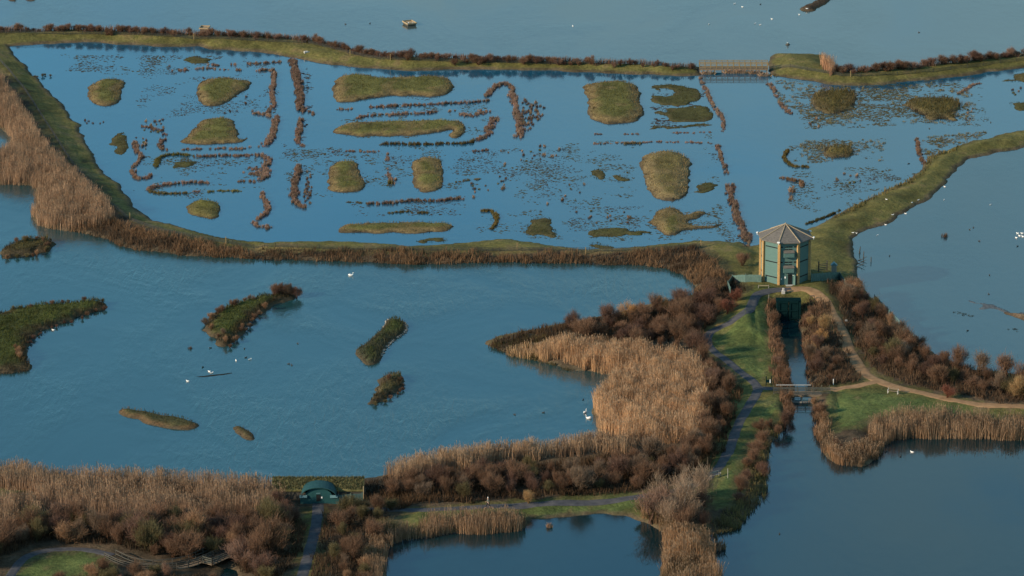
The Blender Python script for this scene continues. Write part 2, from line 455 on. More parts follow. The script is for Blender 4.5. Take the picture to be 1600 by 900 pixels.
lagp = [(-12,66),(40,58),(200,60),(420,68),(540,90),(700,100),(900,104),(1093,111),(1203,110),(1250,112),(1340,123),(1480,112),(1640,92),(1800,80),(1800,176),(1640,205),(1560,225),(1505,238),(1470,262),(1440,290),(1380,325),(1330,345),(1300,365),(1290,400),(1240,420),(1190,420),(1120,395),(1060,393),(960,400),(860,396),(700,398),(480,392),(340,388),(250,372),(200,350),(170,320),(130,270),(110,230),(80,190),(40,140),(5,100)]
water("lagoon_water", ats(lagp), 0.012, M_LAG, "bright blue flooded grazing lagoon inside the ring of dykes")
mainp = [(-700,100),(-30,100),(5,108),(40,140),(80,190),(110,230),(130,270),(170,320),(200,350),(250,372),(340,388),(480,392),(700,398),(860,396),(960,400),(1060,395),(1120,420),(1120,470),(1060,500),(1040,600),(1030,700),(960,730),(700,745),(560,765),(430,780),(200,770),(0,760),(-700,760)]
water("main_lake_water", ats(mainp), 0.006, M_MAIN, "rippled teal lake with small islands in front of the lagoon")
rp = [(1310,380),(1340,345),(1400,325),(1440,295),(1470,266),(1505,242),(1560,228),(1640,206),(2200,90),(2200,640),(1560,610),(1440,580),(1360,510),(1320,450)]
water("east_lake_water", ats(rp), 0.009, M_RIGHT, "smooth blue lake on the far side of the curving grass bank")
lp = [(1205,492),(1262,492),(1275,560),(1290,640),(1310,700),(1345,712),(1375,690),(1420,665),(1740,668),(2200,700),(2200,1300),(100,1300),(250,860),(400,860),(560,900),(590,830),(800,800),(980,790),(1050,820),(1090,820),(1140,800),(1180,760),(1185,715),(1195,680),(1215,650),(1218,600)]
water("lower_lake_water", ats(lp), 0.015, M_LOW, "dark calm teal lake and channel below the lock gate")

# ------------------------------------------------------------------ paths draped over the ground
def path(name, pts, width, mat, label, lift=0.06):
    p = rounded(atgs(pts), 3, False)
    seg = np.linalg.norm(np.diff(p, axis=0), axis=1); s = np.concatenate(([0], np.cumsum(seg)))
    n = int(s[-1] / 0.5) + 2; q = np.linspace(0, s[-1], n)
    x, y = np.interp(q, s, p[:, 0]), np.interp(q, s, p[:, 1])
    tx, ty = np.gradient(x), np.gradient(y); l = np.hypot(tx, ty); nx_, ny_ = -ty / l, tx / l
    w = width / 2 * (1 + 0.16 * fbm(q, q * 0, 3.0, 5, 2))
    us = np.linspace(-1, 1, 7)
    PX = x[:, None] + nx_[:, None] * w[:, None] * us; PY = y[:, None] + ny_[:, None] * w[:, None] * us
    PZ = zg(PX, PY) + lift; zc = PZ.mean(1, keepdims=True); PZ = np.maximum(zc * 0.6 + PZ * 0.4, zg(PX, PY) + 0.03)
    PZ[:, 0] -= 0.15; PZ[:, -1] -= 0.15
    i = np.arange(n * 7).reshape(n, 7)
    f = np.stack((i[:-1, :-1], i[1:, :-1], i[1:, 1:], i[:-1, 1:]), -1).reshape(-1, 4)[:, ::-1]
    me = np_mesh(name, np.stack((PX, PY, PZ), -1).reshape(-1, 3), [f], mat, None, True)
    return tag(link(name, me), label, kind="structure")
M_TARMAC = mottled("worn_tarmac", (.040, .042, .050), (.085, .082, .085), 0.9, 0.9, 0.4)
M_SAND = mottled("sandy_gravel", (.20, .115, .058), (.32, .195, .10), 0.8, 0.95, 0.4)
path("tarmac_path", [(1236,451),(1215,452),(1198,454),(1181,459),(1176,471),(1169,486),(1148,500),(1120,512),(1104,524),(1105,538),(1120,553),(1145,571),(1170,590),(1186,605),(1180,620),(1165,642),(1152,667),(1143,692),(1134,714),(1118,738),(1090,757),(1050,768),(990,778),(900,785),(800,790),(700,796),(640,797),(560,795)], 2.0, M_TARMAC, "dark winding tarmac path from the tower past the lawn to the hide")
path("tarmac_path", [(1183,606),(1200,607),(1216,608)], 2.0, M_TARMAC, "short dark tarmac spur leading onto the footbridge", 0.075)
path("sandy_path", [(1228,452),(1262,449),(1284,462),(1298,487),(1315,520),(1328,550),(1343,575),(1362,592),(1398,605),(1440,614),(1490,626),(1550,635),(1740,646)], 2.6, M_SAND, "pale sandy path curving from the tower along the dark hedge")
path("sandy_path", [(1293,608),(1320,606),(1345,602),(1372,596)], 2.0, M_SAND, "short sandy path from the footbridge to the fork", 0.075)
path("tarmac_path", [(497,786),(497,800),(492,830),(483,865),(468,915),(455,960)], 2.1, M_TARMAC, "straight dark path leading up to the door of the green hide")
path("tarmac_path", [(0,925),(20,893),(35,873),(62,861),(110,857),(150,860),(176,868)], 1.9, M_TARMAC, "dark path curling round the small lawn to the boardwalk")

# ------------------------------------------------------------------ islands
t = NT("island_turf")
a = t.n("VertexColor", layer_name="tint")
f1 = t.noise(2.4, 6, 0.7); r1 = t.ramp(f1.outputs["Fac"], [(0.25, (.5,) * 3), (0.75, (1.5,) * 3)])
t.bump(f1.outputs["Fac"], 0.8, 0.2)
M_TURF = t.fin(t.mix(1.0, a.outputs["Color"], r1.outputs[0], "MULTIPLY"), 0.95, 0.1)
def blades(P, h, w, col, lean=0.25, plume=None, az=None):
    """upright leaves: quads rooted at P; plume = (share of height, width, colour) adds a seed head"""
    n = len(P)
    az = rng.uniform(0, math.pi, n) if az is None else az
    la = rng.uniform(0, 2 * math.pi, n); lm = np.abs(rng.normal(0, lean, n)) * h
    side = np.stack((np.cos(az), np.sin(az), np.zeros(n)), -1)
    top = P + np.stack((np.cos(la) * lm, np.sin(la) * lm, h), -1)
    mid = P * 0.5 + top * 0.5; mid[:, :2] -= (top - P)[:, :2] * 0.14
    s = side * (w / 2)[:, None]
    v = np.stack((P - s, P + s, mid + s * .85, mid - s * .85, top + s * .25, top - s * .25), 1)
    i = (np.arange(n) * 6)[:, None]
    f = np.concatenate((i + np.array([0, 1, 2, 3]), i + np.array([3, 2, 4, 5])))
    V_, F_, C_ = v.reshape(-1, 3), f, np.repeat(col, 6, 0)
    if plume:
        share, pw, pc = plume
        k = np.flatnonzero(rng.random(n) < 0.75)
        d = (top - mid)[k]; b = top[k] - d * share
        e = top[k] + d * 0.12
        s2 = side[k] * pw / 2
        m2 = b * 0.45 + e * 0.55
        v2 = np.stack((b, m2 + s2, e, m2 - s2), 1).reshape(-1, 3)
        f2 = len(V_) + (np.arange(len(k)) * 4)[:, None] + np.arange(4)
        V_, F_ = np.vstack((V_, v2)), np.vstack((F_, f2))
        C_ = np.vstack((C_, np.repeat(np.asarray(pc) * rng.uniform(.75, 1.25, (len(k), 1)), 4, 0)))
    return V_, F_, C_
def pts_in(poly, dens):
    lo, hi = poly.min(0), poly.max(0)
    n = int((hi - lo).prod() * dens)
    p = lo + rng.random((n, 2)) * (hi - lo)
    return p[inside(poly, p[:, 0], p[:, 1])]
def vary(c, n, v=0.25):
    return np.asarray(c) * (1 + rng.uniform(-v, v, (n, 1))) * (1 + rng.uniform(-.06, .06, (n, 3)))
ISL = []
def zi(x, y):
    """height of whichever island stands at x, y (0 over open water)"""
    h = 0.0
    for gx, gy, z, r_ in ISL:
        i, j = int(round((x - gx[0]) / r_)), int(round((y - gy[0]) / (r_ * 1.5)))
        if 0 <= i < len(gx) and 0 <= j < len(gy): h = max(h, float(z[j, i]))
    return h
def island(label, pts, h=0.55, w=2.2, green=(.105, .098, .030), rim=(.170, .122, .055), grass=9.0, gh=0.2, name="grass_island", cat="island", group=None, rag=0.7, res=0.4, wet=None, rgrass=None):
    poly = rounded(ats(pts), 2)
    c = poly.mean(0)
    lo, hi = poly.min(0) - 2.2, poly.max(0) + 2.2
    gx, gy = np.arange(lo[0], hi[0], res), np.arange(lo[1], hi[1], res * 1.5)
    X, Y = np.meshgrid(gx, gy)
    sd = sdf(poly, X + rag * fbm(X, Y, 2.5, 11, 3), Y + rag * 2.0 * fbm(X, Y, 2.5, 23, 3))
    n1, n2 = fbm(X, Y, 5.0, 31, 3), fbm(X, Y, 1.2, 37, 3)
    z = np.where(sd > 0, (h * 0.35) * smooth(sd / 0.4) + h * 0.65 * smooth(sd / w) + smooth(sd) * (0.10 * n2 + 0.12 * n1) * min(1, h * 2), np.maximum(sd * 0.5, -0.5))
    ISL.append((gx, gy, z, res))
    k = smooth((sd - 0.35 * w + (1.6 * n1 + 0.7 * n2) * min(1, w / 2.2)) / (0.9 * w))[..., None]
    C = np.array(rim) * (1 - k) * (1 + .5 * n2)[..., None] + np.array(green) * k * (1 + .5 * n1 + .4 * n2)[..., None]
    b = (smooth((fbm(X, Y * .7, 3.2, 83, 3) - .12) / .22) * (.6 if "lagoon" in (group or "") else .12))[..., None]
    C = C * (1 - b) + np.array(rim) * (1.0 + .4 * n2)[..., None] * b      # worn, trampled patches
    e = (1 - smooth((sd - .05 - .5 * np.abs(n1)) / .5))[..., None]
    C = C * (1 - e) + (np.array(wet if wet else MUD)) * .8 * e
    C = np.clip(C, .006, .5)
    i = np.arange(X.size).reshape(X.shape)
    f = np.stack((i[:-1, :-1], i[:-1, 1:], i[1:, 1:], i[1:, :-1]), -1).reshape(-1, 4)
    f = f[(sd.ravel()[f] > -1.0).any(1)]
    u, f2 = np.unique(f, return_inverse=True); f = f2.reshape(-1, 4)
    P = np.stack((X - c[0], Y - c[1], z), -1).reshape(-1, 3)[u]
    root = link(name, np_mesh(name, P, [f], M_TURF, C.reshape(-1, 3)[u], True), None, (c[0], c[1], 0))
    tag(root, label, cat, group)
    if grass:
        g = pts_in(poly, grass)
        s = sdf(poly, g[:, 0], g[:, 1]); g = g[(s > 0.2)]; s = s[s > 0.2]
        ix = np.clip(((g[:, 0] - gx[0]) / res).astype(int), 0, len(gx) - 1); iy = np.clip(((g[:, 1] - gy[0]) / (res * 1.5)).astype(int), 0, len(gy) - 1)
        zz = np.maximum(z[iy, ix], 0)
        col = C[iy, ix] * rng.uniform(.7, 1.5, (len(g), 1))
        if rgrass is not None: col = np.where((s < 1.5)[:, None], np.asarray(rgrass) * rng.uniform(.6, 1.3, (len(g), 1)), col)
        hh = gh * rng.uniform(.4, 1.3, len(g)) * (1 + 0.6 * (s < w * .6))
        v, ff, cc = blades(np.stack((g[:, 0] - c[0], g[:, 1] - c[1], zz - .02), -1), hh, np.full(len(g), .10), col, .5)
        tag(link("grass_tufts", np_mesh("grass_tufts", v, [ff], M_PLANT, cc), root), kind="stuff")
    return root
def zoom(pts, ox, oy, k=4.0): return [(ox + x / k, oy + y / k) for x, y in pts]

GL = "grassy islands in the flooded lagoon"
island("small olive grass island with a pointed corner, nearest the narrow north-west end of the lagoon", [(136,140),(145,130),(160,125),(190,125),(197,129),(190,145),(188,157),(175,165),(150,166),(140,158)], group=GL)
island("round grass island with a tan rim below the double row of rush tufts", [(304,140),(315,127),(335,122),(365,123),(378,127),(394,127),(388,140),(375,145),(365,155),(345,165),(325,167),(310,160)], group=GL)
island("loaf-shaped grass island with a drawn-out western tip inside the rush enclosure", [(278,224),(290,217),(300,205),(312,190),(335,185),(362,187),(370,200),(372,219),(388,216),(390,208),(387,221),(345,226),(305,227)], group=GL)
island("large dog-bone shaped grass island just below the far dyke", zoom([(480,540),(500,500),(540,470),(640,468),(740,485),(820,492),(960,485),(1160,478),(1210,490),(1245,545),(1190,600),(1100,610),(960,595),(800,605),(640,632),(520,637),(485,620)], 400, 0), 0.7, 2.6, group=GL)
island("long thin grass island pointed at its west end, below the dog-bone island", zoom([(460,828),(540,785),(620,768),(800,760),(980,755),(1180,758),(1260,760),(1300,770),(1320,830),(1270,865),(1200,860),(1240,810),(1150,830),(1000,845),(800,853),(620,850),(500,838)], 400, 0), group=GL)
island("bell-shaped grass island on the west of the bell and block pair", zoom([(455,155),(500,110),(600,105),(645,130),(655,190),(690,245),(680,285),(600,305),(500,305),(445,280),(445,230)], 400, 225), group=GL)
island("upright block-shaped grass island with weed at its foot, east of the bell-shaped one", zoom([(960,135),(1000,95),(1080,85),(1160,92),(1170,160),(1180,240),(1170,275),(1080,300),(1000,290),(975,250),(985,190)], 400, 225), group=GL)
island("flat sliver of grass island stretched along the near dyke", zoom([(495,538),(550,508),(700,495),(900,492),(1080,490),(1200,495),(1245,518),(1200,545),(1000,558),(700,558),(540,555)], 400, 225), 0.45, group=GL)
island("small rounded pale-green grass island at the south-west bend of the dyke", zoom([(1165,400),(1200,360),(1260,352),(1340,355),(1385,375),(1380,460),(1320,475),(1230,455),(1180,435)], 0, 225), green=(.12, .108, .03), rim=(.13, .11, .04), group=GL)
island("big shield-shaped grass island with a tan western flank, below the straight far dyke", zoom([(435,540),(480,525),(620,512),(720,515),(800,545),(800,650),(828,710),(800,745),(720,770),(620,782),(560,772),(490,735),(475,680),(465,590)], 800, 0), 0.75, 2.8, group=GL)
island("tallest grass island, straw-coloured and waisted, in the open water towards the tower", zoom([(800,110),(830,65),(950,50),(1040,50),(1125,100),(1110,160),(1100,220),(1110,285),(1090,330),(1030,355),(960,355),(880,330),(850,290),(840,230),(810,160)], 800, 225), 0.8, 2.8, green=(.135, .108, .04), rim=(.185, .135, .065), group=GL)
island("domed grass island with two long weedy arms, in line with the tower roof", zoom([(840,490),(880,480),(890,420),(950,400),(1010,400),(1065,430),(1075,450),(1200,418),(1225,440),(1130,475),(1100,490),(1130,510),(1220,520),(1320,495),(1310,510),(1210,535),(1100,535),(1000,572),(930,565),(900,520)], 800, 225), 0.65, 2.4, group=GL)
GM = "flat weed mats in the lagoon"
MAT = dict(h=0.14, w=1.2, green=(.062, .058, .020), rim=(.085, .070, .030), gh=0.16, grass=7, name="weed_mat", cat="weed mat", group=GM, rag=1.4, wet=(.05, .05, .02))
island("C-shaped flat olive weed mat beside the shield-shaped island", [(1016,134),(1040,131),(1075,134),(1095,143),(1098,155),(1080,163),(1045,167),(1020,158),(1015,150),(1040,151),(1056,146),(1045,140),(1020,140)], **MAT)
island("fan-shaped flat weed mat below the C-shaped one", [(1014,178),(1040,171),(1070,168),(1100,166),(1114,172),(1118,185),(1095,189),(1050,190),(1038,181)], **MAT)
island("thin streak of weed mat below the fan-shaped one", [(1010,200),(1030,195),(1060,197),(1090,193),(1116,192),(1100,197),(1065,200),(1030,201)], **MAT)
island("ragged square weed mat near the hooked rush row by the near dyke", [(820,352),(832,340),(850,336),(864,342),(862,354),(874,361),(870,370),(848,366),(830,370),(820,366)], **MAT)
island("long low weed mat trailing west from the domed island", [(920,362),(940,355),(965,358),(990,358),(1018,363),(1020,367),(975,367),(950,371),(922,372)], **MAT)
island("jagged little weed mat right beside the tallest island", [(1083,290),(1095,286),(1117,285),(1116,292),(1103,300),(1086,301),(1090,294)], **MAT)
island("small triangular weed mat west of the tallest island", [(957,274),(983,277),(978,287),(963,286)], **MAT)
island("faint narrow weed mat between the sliver island and the near dyke", [(642,377),(670,373),(707,372),(700,379),(665,380)], **MAT)
island("dark lens-shaped weed mat above the double row of rush tufts", [(280,95),(303,87),(322,89),(335,95),(310,99)], **MAT)
island("greenish drowned weed mat off the west end of the rush enclosure", [(178,212),(188,207),(198,208),(202,225),(195,242),(182,240),(174,226)], **MAT)
island("pale drowned weed mat inside the bow of the long rush row", [(264,256),(280,251),(305,252),(303,259),(275,263)], **MAT)
island("ragged dark weed patch hugging the near dyke", [(914,381),(935,377),(945,383),(960,385),(958,389),(925,389)], **MAT)
island("small broken weed patch between bell island and the tall island", [(924,268),(935,262),(948,270),(940,282),(925,280)], **MAT)
KW = dict(h=0.5, w=2.0, green=(.115, .092, .034), rim=(.12, .092, .042), gh=0.4, grass=14, name="marsh_island", cat="marsh island", group="tussocky marsh islands in the east of the lagoon", rag=1.4)
island("tussocky brown marsh island under the bend of the far dyke", zoom([(270,215),(300,175),(400,168),(520,165),(560,180),(555,250),(480,300),(420,320),(340,300),(290,270)], 1200, 100), **KW)
island("tussocky marsh island with a dark green eastern half", zoom([(840,255),(900,225),(1000,210),(1120,215),(1230,240),(1210,280),(1150,300),(1190,345),(1080,350),(1000,345),(920,310),(880,275)], 1200, 100), **KW)
island("smaller low marsh island in a halo of pale tufts", zoom([(340,550),(360,520),(450,505),(530,525),(530,575),(470,590),(380,590)], 1200, 100), **KW)
island("dark weed mat cut off by the frame, lower of the two by the eastern edge", zoom([(1485,240),(1550,232),(1640,240),(1640,290),(1540,285)], 1200, 100), **{**MAT, "group": None})
island("brown weed mat tucked in the corner under the eastern dyke", zoom([(1515,70),(1560,58),(1640,50),(1640,115),(1520,113),(1440,105),(1500,97),(1560,100)], 1200, 100), **{**MAT, "group": None, "green": (.10, .08, .03)})
GI = "islands in the main lake"
LK = dict(green=(.058, .066, .020), rim=(.060, .046, .026), gh=0.35, grass=16, group=GI, rag=1.3)
island("crescent-shaped green island with a scrubby rim at the western edge of the main lake", [(-60,505),(0,492),(40,483),(100,476),(150,471),(170,477),(160,485),(110,500),(60,520),(45,535),(40,552),(50,572),(45,583),(0,586),(-60,587)], 0.9, 2.5, **LK)
island("oval scrub-covered islet just off the tan reedbed", [(0,398),(10,385),(40,377),(70,372),(84,378),(82,388),(60,398),(20,405),(0,404)], 0.9, 2.0, **{**LK, "green": (.075, .062, .026)})
island("wedge-shaped green island fringed with bushes, in the middle of the main lake", [(315,505),(340,490),(380,472),(420,462),(440,455),(465,458),(462,466),(420,478),(395,500),(372,525),(365,540),(345,542),(330,525)], 0.9, 2.4, **LK)
island("boot-shaped dark green island with a pale stony edge", zoom([(600,400),(690,350),(770,280),(800,245),(815,205),(870,195),(920,210),(945,240),(930,285),(880,310),(830,350),(790,400),(780,470),(690,492),(660,450)], 400, 450), 0.8, 2.0, **{**LK, "rag": .5, "green": (.045, .054, .017), "rim": (.05, .05, .03)})
island("small ragged scrub island below the boot-shaped one", zoom([(705,715),(730,680),(745,640),(780,610),(785,545),(890,542),(925,570),(920,630),(850,660),(790,710),(730,735)], 400, 450), 0.9, 1.6, **{**LK, "green": (.066, .058, .026)})
island("long smooth cigar-shaped grass island with a tan near edge", zoom([(737,775),(770,748),(850,765),(960,785),(1090,808),(1190,830),(1262,865),(1180,892),(1060,880),(920,850),(860,822),(760,795)], 0, 450), 0.5, 1.2, green=(.047, .047, .02), rim=(.14, .085, .042), group=GI, grass=10, gh=.2, rag=.35)
island("tiny grass islet just off the tip of the cigar-shaped island", [(360,668),(368,666),(385,670),(400,686),(392,689),(375,683)], 0.4, 0.9, green=(.05, .05, .02), rim=(.10, .07, .035), group=GI, grass=10, gh=.2, rag=.3)
island("thread-thin mud bar barely above the water", [(295,588.5),(320,587),(345,584.5),(370,581),(374,581.5),(345,587),(320,589.5)], 0.14, 0.5, green=(.03, .03, .024), rim=(.03, .03, .024), grass=0, rag=.2, name="mud_bar", cat="mud bar", wet=(.02, .022, .02))
island("brown shingle spit with birds in the open far lake", [(1247,14),(1262,9),(1278,0),(1290,-8),(1312,-8),(1290,6),(1275,16),(1262,18)], 0.6, 2.0, green=(.07, .048, .03), rim=(.06, .042, .028), grass=4, name="shingle_spit", cat="spit")
island("small low islet by the western end of the far lake", [(12,-2),(20,-4),(29,-1),(26,2),(15,2)], 0.5, 1.5, green=(.14, .085, .045), rim=(.10, .06, .035), grass=8, name="low_islet", cat="islet")
island("second low islet of the far lake, longer and nearer the frame top", [(38,-2),(50,-4),(58,-1),(48,2),(40,1)], 0.5, 1.5, green=(.14, .085, .045), rim=(.10, .06, .035), grass=8, name="low_islet", cat="islet")
island("pale sand shoal just awash, reaching out from the bare tan mud spit", [(1506,472),(1530,473),(1560,480),(1600,488),(1660,494),(1660,498),(1590,492),(1555,487),(1528,479)], 0.05, 1.5, green=(.105, .115, .12), rim=(.10, .11, .118), grass=0, name="sand_shoal", cat="shoal", rag=1.6, wet=(.085, .105, .118))
island("bare tan mud spit at the eastern edge of the smooth lake", [(1567,487),(1585,487),(1610,492),(1660,500),(1660,506),(1600,501),(1580,494)], 0.25, 1.2, green=(.15, .10, .06), rim=(.12, .085, .055), grass=0, name="mud_spit", cat="mud spit")

def stone_edge(root, line, n):
    q = rounded(ats(line), 2, False); s = np.concatenate(([0], np.cumsum(np.linalg.norm(np.diff(q, axis=0), axis=1))))
    mb = MB()
    for u in rng.uniform(0, s[-1], n):
        x, y = np.interp(u, s, q[:, 0]) + rng.normal(0, .18) - root.location.x, np.interp(u, s, q[:, 1]) + rng.normal(0, .3) - root.location.y
        r_ = random.uniform(.10, .22)
        m = Matrix.Translation((x, y, .08)) @ Matrix.Rotation(random.uniform(0, 6), 4, "Z") @ Matrix.Diagonal((r_ * 1.3, r_, r_ * .8, 1))
        bmesh.ops.create_icosphere(mb.bm, subdivisions=1, radius=1, matrix=m)
    tag(mb.build("stone_edging", mottled("pale_stones", (.20, .18, .15), (.32, .29, .25), 3.0, .9, .3), root), kind="stuff")
for o in COL.objects:
    if o.get("label", "").startswith("boot-shaped"): BOOT = o
stone_edge(BOOT, [(602,512),(603,503),(612,499),(622,500),(633,506),(636,511),(633,520),(620,527),(608,537),(598,549),(597,556)], 150)

# ------------------------------------------------------------------ reedbeds and undergrowth (nobody could count these)
def reed_mass(name, label, polys, dens, h, w, base, dark, plume=None, lean=.16, z0=0.6, cut=None, hvar=.35, patch=5.0):
    P = np.vstack([pts_in(ats(p, z0), dens) for p in polys])
    P = P + np.stack((fbm(P[:, 0], P[:, 1], 3, 101) * 1.2, fbm(P[:, 0], P[:, 1], 3, 102) * 2.0), -1)
    n1, n2 = fbm(P[:, 0], P[:, 1], patch, 111, 4), fbm(P[:, 0], P[:, 1], 1.6, 121, 3)
    keep = rng.random(len(P)) < np.clip(1.05 + 1.2 * n2, .12, 1)
    P, n1, n2 = P[keep], n1[keep], n2[keep]
    z = zg(P[:, 0], P[:, 1])
    keep = z > -0.35
    P, n1, n2, z = P[keep], n1[keep], n2[keep], np.maximum(z[keep], -0.05)
    hh = h * np.clip(1 + hvar * n1 + .5 * n2 + rng.normal(0, .13, len(P)), .35, 1.7)
    k = smooth((n1 + .5 * n2 + .05) / .5 + .5)[:, None]
    col = (np.asarray(dark) * (1 - k) + np.asarray(base) * k) * rng.uniform(.7, 1.3, (len(P), 1)) * (np.array((1.12, 1.14, 1.2)) if name == "reeds" else 1.0)
    v, f, c = blades(np.column_stack((P, z - .03)), hh, w * rng.uniform(.7, 1.4, len(P)), col, lean, plume)
    return tag(link(name, np_mesh(name, v, [f], M_PLANT, c)), label, kind="stuff")
REED, REEDD, PLM = (.37, .245, .145), (.25, .16, .095), (.33, .225, .145)
PL = (.26, .075, PLM)
reed_mass("reeds", "pinkish tan reedbed spilling down the western dyke to the lake", [
    [(-120,120),(0,128),(25,165),(50,205),(75,235),(105,268),(140,300),(165,325),(180,350),(150,358),(100,358),(58,350),(52,335),(58,300),(54,290),(0,288),(-120,286),(-120,248),(0,245),(18,238),(20,215),(0,198),(-120,186)]],
    26.73, 2.0, .06, (.42, .27, .165), (.29, .185, .112), PL)
reed_mass("reeds", "golden tan reedbed filling the bay of the central peninsula", [
    [(835,557),(860,549),(900,546),(960,549),(1020,557),(1075,570),(1095,580),(1105,620),(1105,660),(1090,695),(1040,702),(990,697),(945,681),(934,660),(927,640),(931,617),(946,602),(964,592),(955,584),(925,574),(880,566)]],
    35.64, 2.3, .06, (.45, .28, .15), (.33, .20, .108), PL)
reed_mass("reeds", "low golden reeds thinning out along the near shore of the peninsula towards its tip", [
    [(786,549),(830,546),(880,545),(960,543),(965,556),(900,556),(860,562),(815,557)]],
    34, 1.4, .06, (.44, .28, .15), (.30, .19, .10), PL)
reed_mass("reeds", "narrow bright reed fringe along the near shore of the main lake", [
    [(600,744),(640,735),(700,722),(800,712),(870,704),(930,694),(1000,698),(985,712),(920,716),(850,722),(760,735),(680,748),(620,757)]],
    38.61, 2.2, .06, REED, REEDD, PL)
reed_mass("reeds", "broad brown reedbed across the bottom of the main lake, above the bare scrub", [
    [(-130,735),(0,738),(150,750),(300,757),(420,766),(440,790),(420,806),(350,812),(250,818),(150,815),(70,800),(45,775),(0,770),(-130,775)],
    [(-130,790),(60,800),(80,840),(-130,840)]],
    26.73, 2.2, .06, (.33, .215, .135), (.22, .145, .09), PL)
reed_mass("reeds", "upright tan reed fringe on the shore of the lower pond, by the walker's path", [
    [(560,850),(600,852),(640,843),(700,836),(760,833),(822,829),(824,815),(790,811),(740,813),(680,818),(620,830),(585,840)], [(575,850),(602,855),(600,900),(590,930),(560,930)]],
    38.61, 1.8, .06, (.36, .23, .135), (.26, .165, .095), PL)
reed_mass("reeds", "round clump of tan reeds on the point between the pond and the lower lake", [
    [(1036,840),(1060,835),(1100,840),(1112,855),(1122,880),(1128,930),(1034,930),(1030,895),(1042,865)], [(1000,806),(1015,812),(1040,830),(1060,842),(1075,842),(1050,825),(1020,806)]],
    32.67, 2.1, .06, (.33, .19, .098), (.15, .10, .055), PL)
reed_mass("reeds", "tan reed belt along the northern shore of the lower lake", [
    [(1352,684),(1385,690),(1420,684),(1480,684),(1560,686),(1740,685),(1740,668),(1600,668),(1500,662),(1420,660),(1370,668)]],
    38.61, 2.2, .06, (.38, .245, .145), (.28, .175, .10), PL)
reed_mass("reeds", "low brown reed curl round the grassy nose beside the channel mouth", [
    [(1276,660),(1284,700),(1305,722),(1345,725),(1374,714),(1384,692),(1360,684),(1345,700),(1320,700),(1302,690),(1296,668),(1290,655)]],
    29.7, 1.3, .06, (.24, .14, .075), (.13, .085, .05), PL)
reed_mass("reeds", "pale orange reed tuft on the tip of the eastern far dyke", [[(1283,113),(1290,104),(1300,104),(1308,116),(1298,121)]], 34, 2.2, .07, (.40, .22, .12), (.3, .17, .1), PL)
UD, UB = (.055, .038, .026), (.115, .072, .042)
reed_mass("bramble_undergrowth", "brown bramble and dead grass covering the near dyke", [
    [(95,358),(150,345),(185,345),(230,362),(300,376),(360,386),(480,390),(600,393),(700,395),(860,396),(960,397),(1040,393),(1085,388),(1110,405),(1140,432),(1140,465),(1085,468),(1085,440),(1075,430),(1050,420),(1000,411),(940,411),(860,409),(760,410),(700,411),(620,409),(540,407),(480,405),(400,402),(340,399),(280,397),(220,391),(180,377),(140,366)]],
    16.2, .95, .10, (.20, .12, .068), (.095, .062, .04), None, .45, 1.0)
reed_mass("bramble_undergrowth", "olive-brown bank growth along the low southern shore of the peninsula tip", [
    [(757,537),(790,531),(850,528),(880,545),(830,552),(850,560),(905,572),(950,582),(948,586),(900,579),(850,567),(800,555),(760,542)]],
    16, .7, .09, (.15, .115, .05), (.09, .075, .036), None, .45, 1.0)
reed_mass("bramble_undergrowth", "dark brown undergrowth beneath the shrubs of the central peninsula", [
    [(566,758),(612,745),(640,750),(640,795),(600,800),(575,785)],
    [(757,537),(775,528),(830,517),(900,505),(960,495),(1010,483),(1085,465),(1140,445),(1165,470),(1110,512),(1090,530),(1000,535),(900,528),(790,548)],
    [(1085,545),(1098,555),(1140,590),(1158,610),(1150,660),(1120,720),(1090,750),(1000,770),(900,777),(760,784),(640,792),(590,790),(620,755),(700,742),(850,725),(1000,712),(1090,700),(1108,650),(1105,600)]],
    14, .9, .09, UB, UD, None, .45, 1.0)
reed_mass("bramble_undergrowth", "dark tangled undergrowth below the bare scrub in the south-west corner", [
    [(-130,840),(80,830),(250,822),(420,810),(462,800),(478,830),(468,870),(440,915),(380,890),(352,862),(300,872),(240,868),(190,856),(130,850),(60,850),(20,866),(-130,930)], [(505,806),(560,800),(610,806),(600,840),(580,860),(590,930),(470,940),(496,860)], [(-40,925),(20,930),(140,905),(165,885),(180,900),(320,900),(330,960),(-40,960)]],
    14, .9, .09, (.10, .066, .042), (.05, .038, .026), None, .45, 1.0)
reed_mass("bramble_undergrowth", "brown undergrowth under the long hedge beside the smooth eastern lake", [
    [(1290,455),(1335,450),(1375,478),(1410,512),(1440,542),(1500,573),(1560,584),(1740,596),(1740,638),(1560,632),(1450,608),(1385,590),(1352,566),(1330,530),(1310,490)], [(1258,500),(1285,480),(1300,505),(1335,575),(1345,600),(1270,608),(1264,580)]],
    14, .9, .09, (.11, .07, .044), UD, None, .45, 1.0)
reed_mass("bramble_undergrowth", "rusty brown bank growth down both sides of the lock channel", [
    [(1200,478),(1217,482),(1223,530),(1229,560),(1238,602),(1240,640),(1228,660),(1222,625),(1206,600),(1205,540)], [(1250,480),(1275,478),(1285,500),(1262,560),(1266,618),(1280,650),(1290,668),(1280,690),(1270,650),(1258,560),(1252,515)]],
    16.2, .9, .10, (.20, .115, .07), (.10, .064, .042), None, .45, 1.0)
reed_mass("bramble_undergrowth", "olive and rust-coloured bank growth rounding the headland above the lower lake", [
    [(1238,645),(1206,690),(1197,715),(1204,740),(1191,770),(1166,808),(1145,828),(1115,835),(1108,815),(1140,795),(1165,765),(1160,735),(1175,700),(1200,668)]],
    16.2, .8, .10, (.16, .135, .06), (.115, .085, .045), None, .45, 1.0)
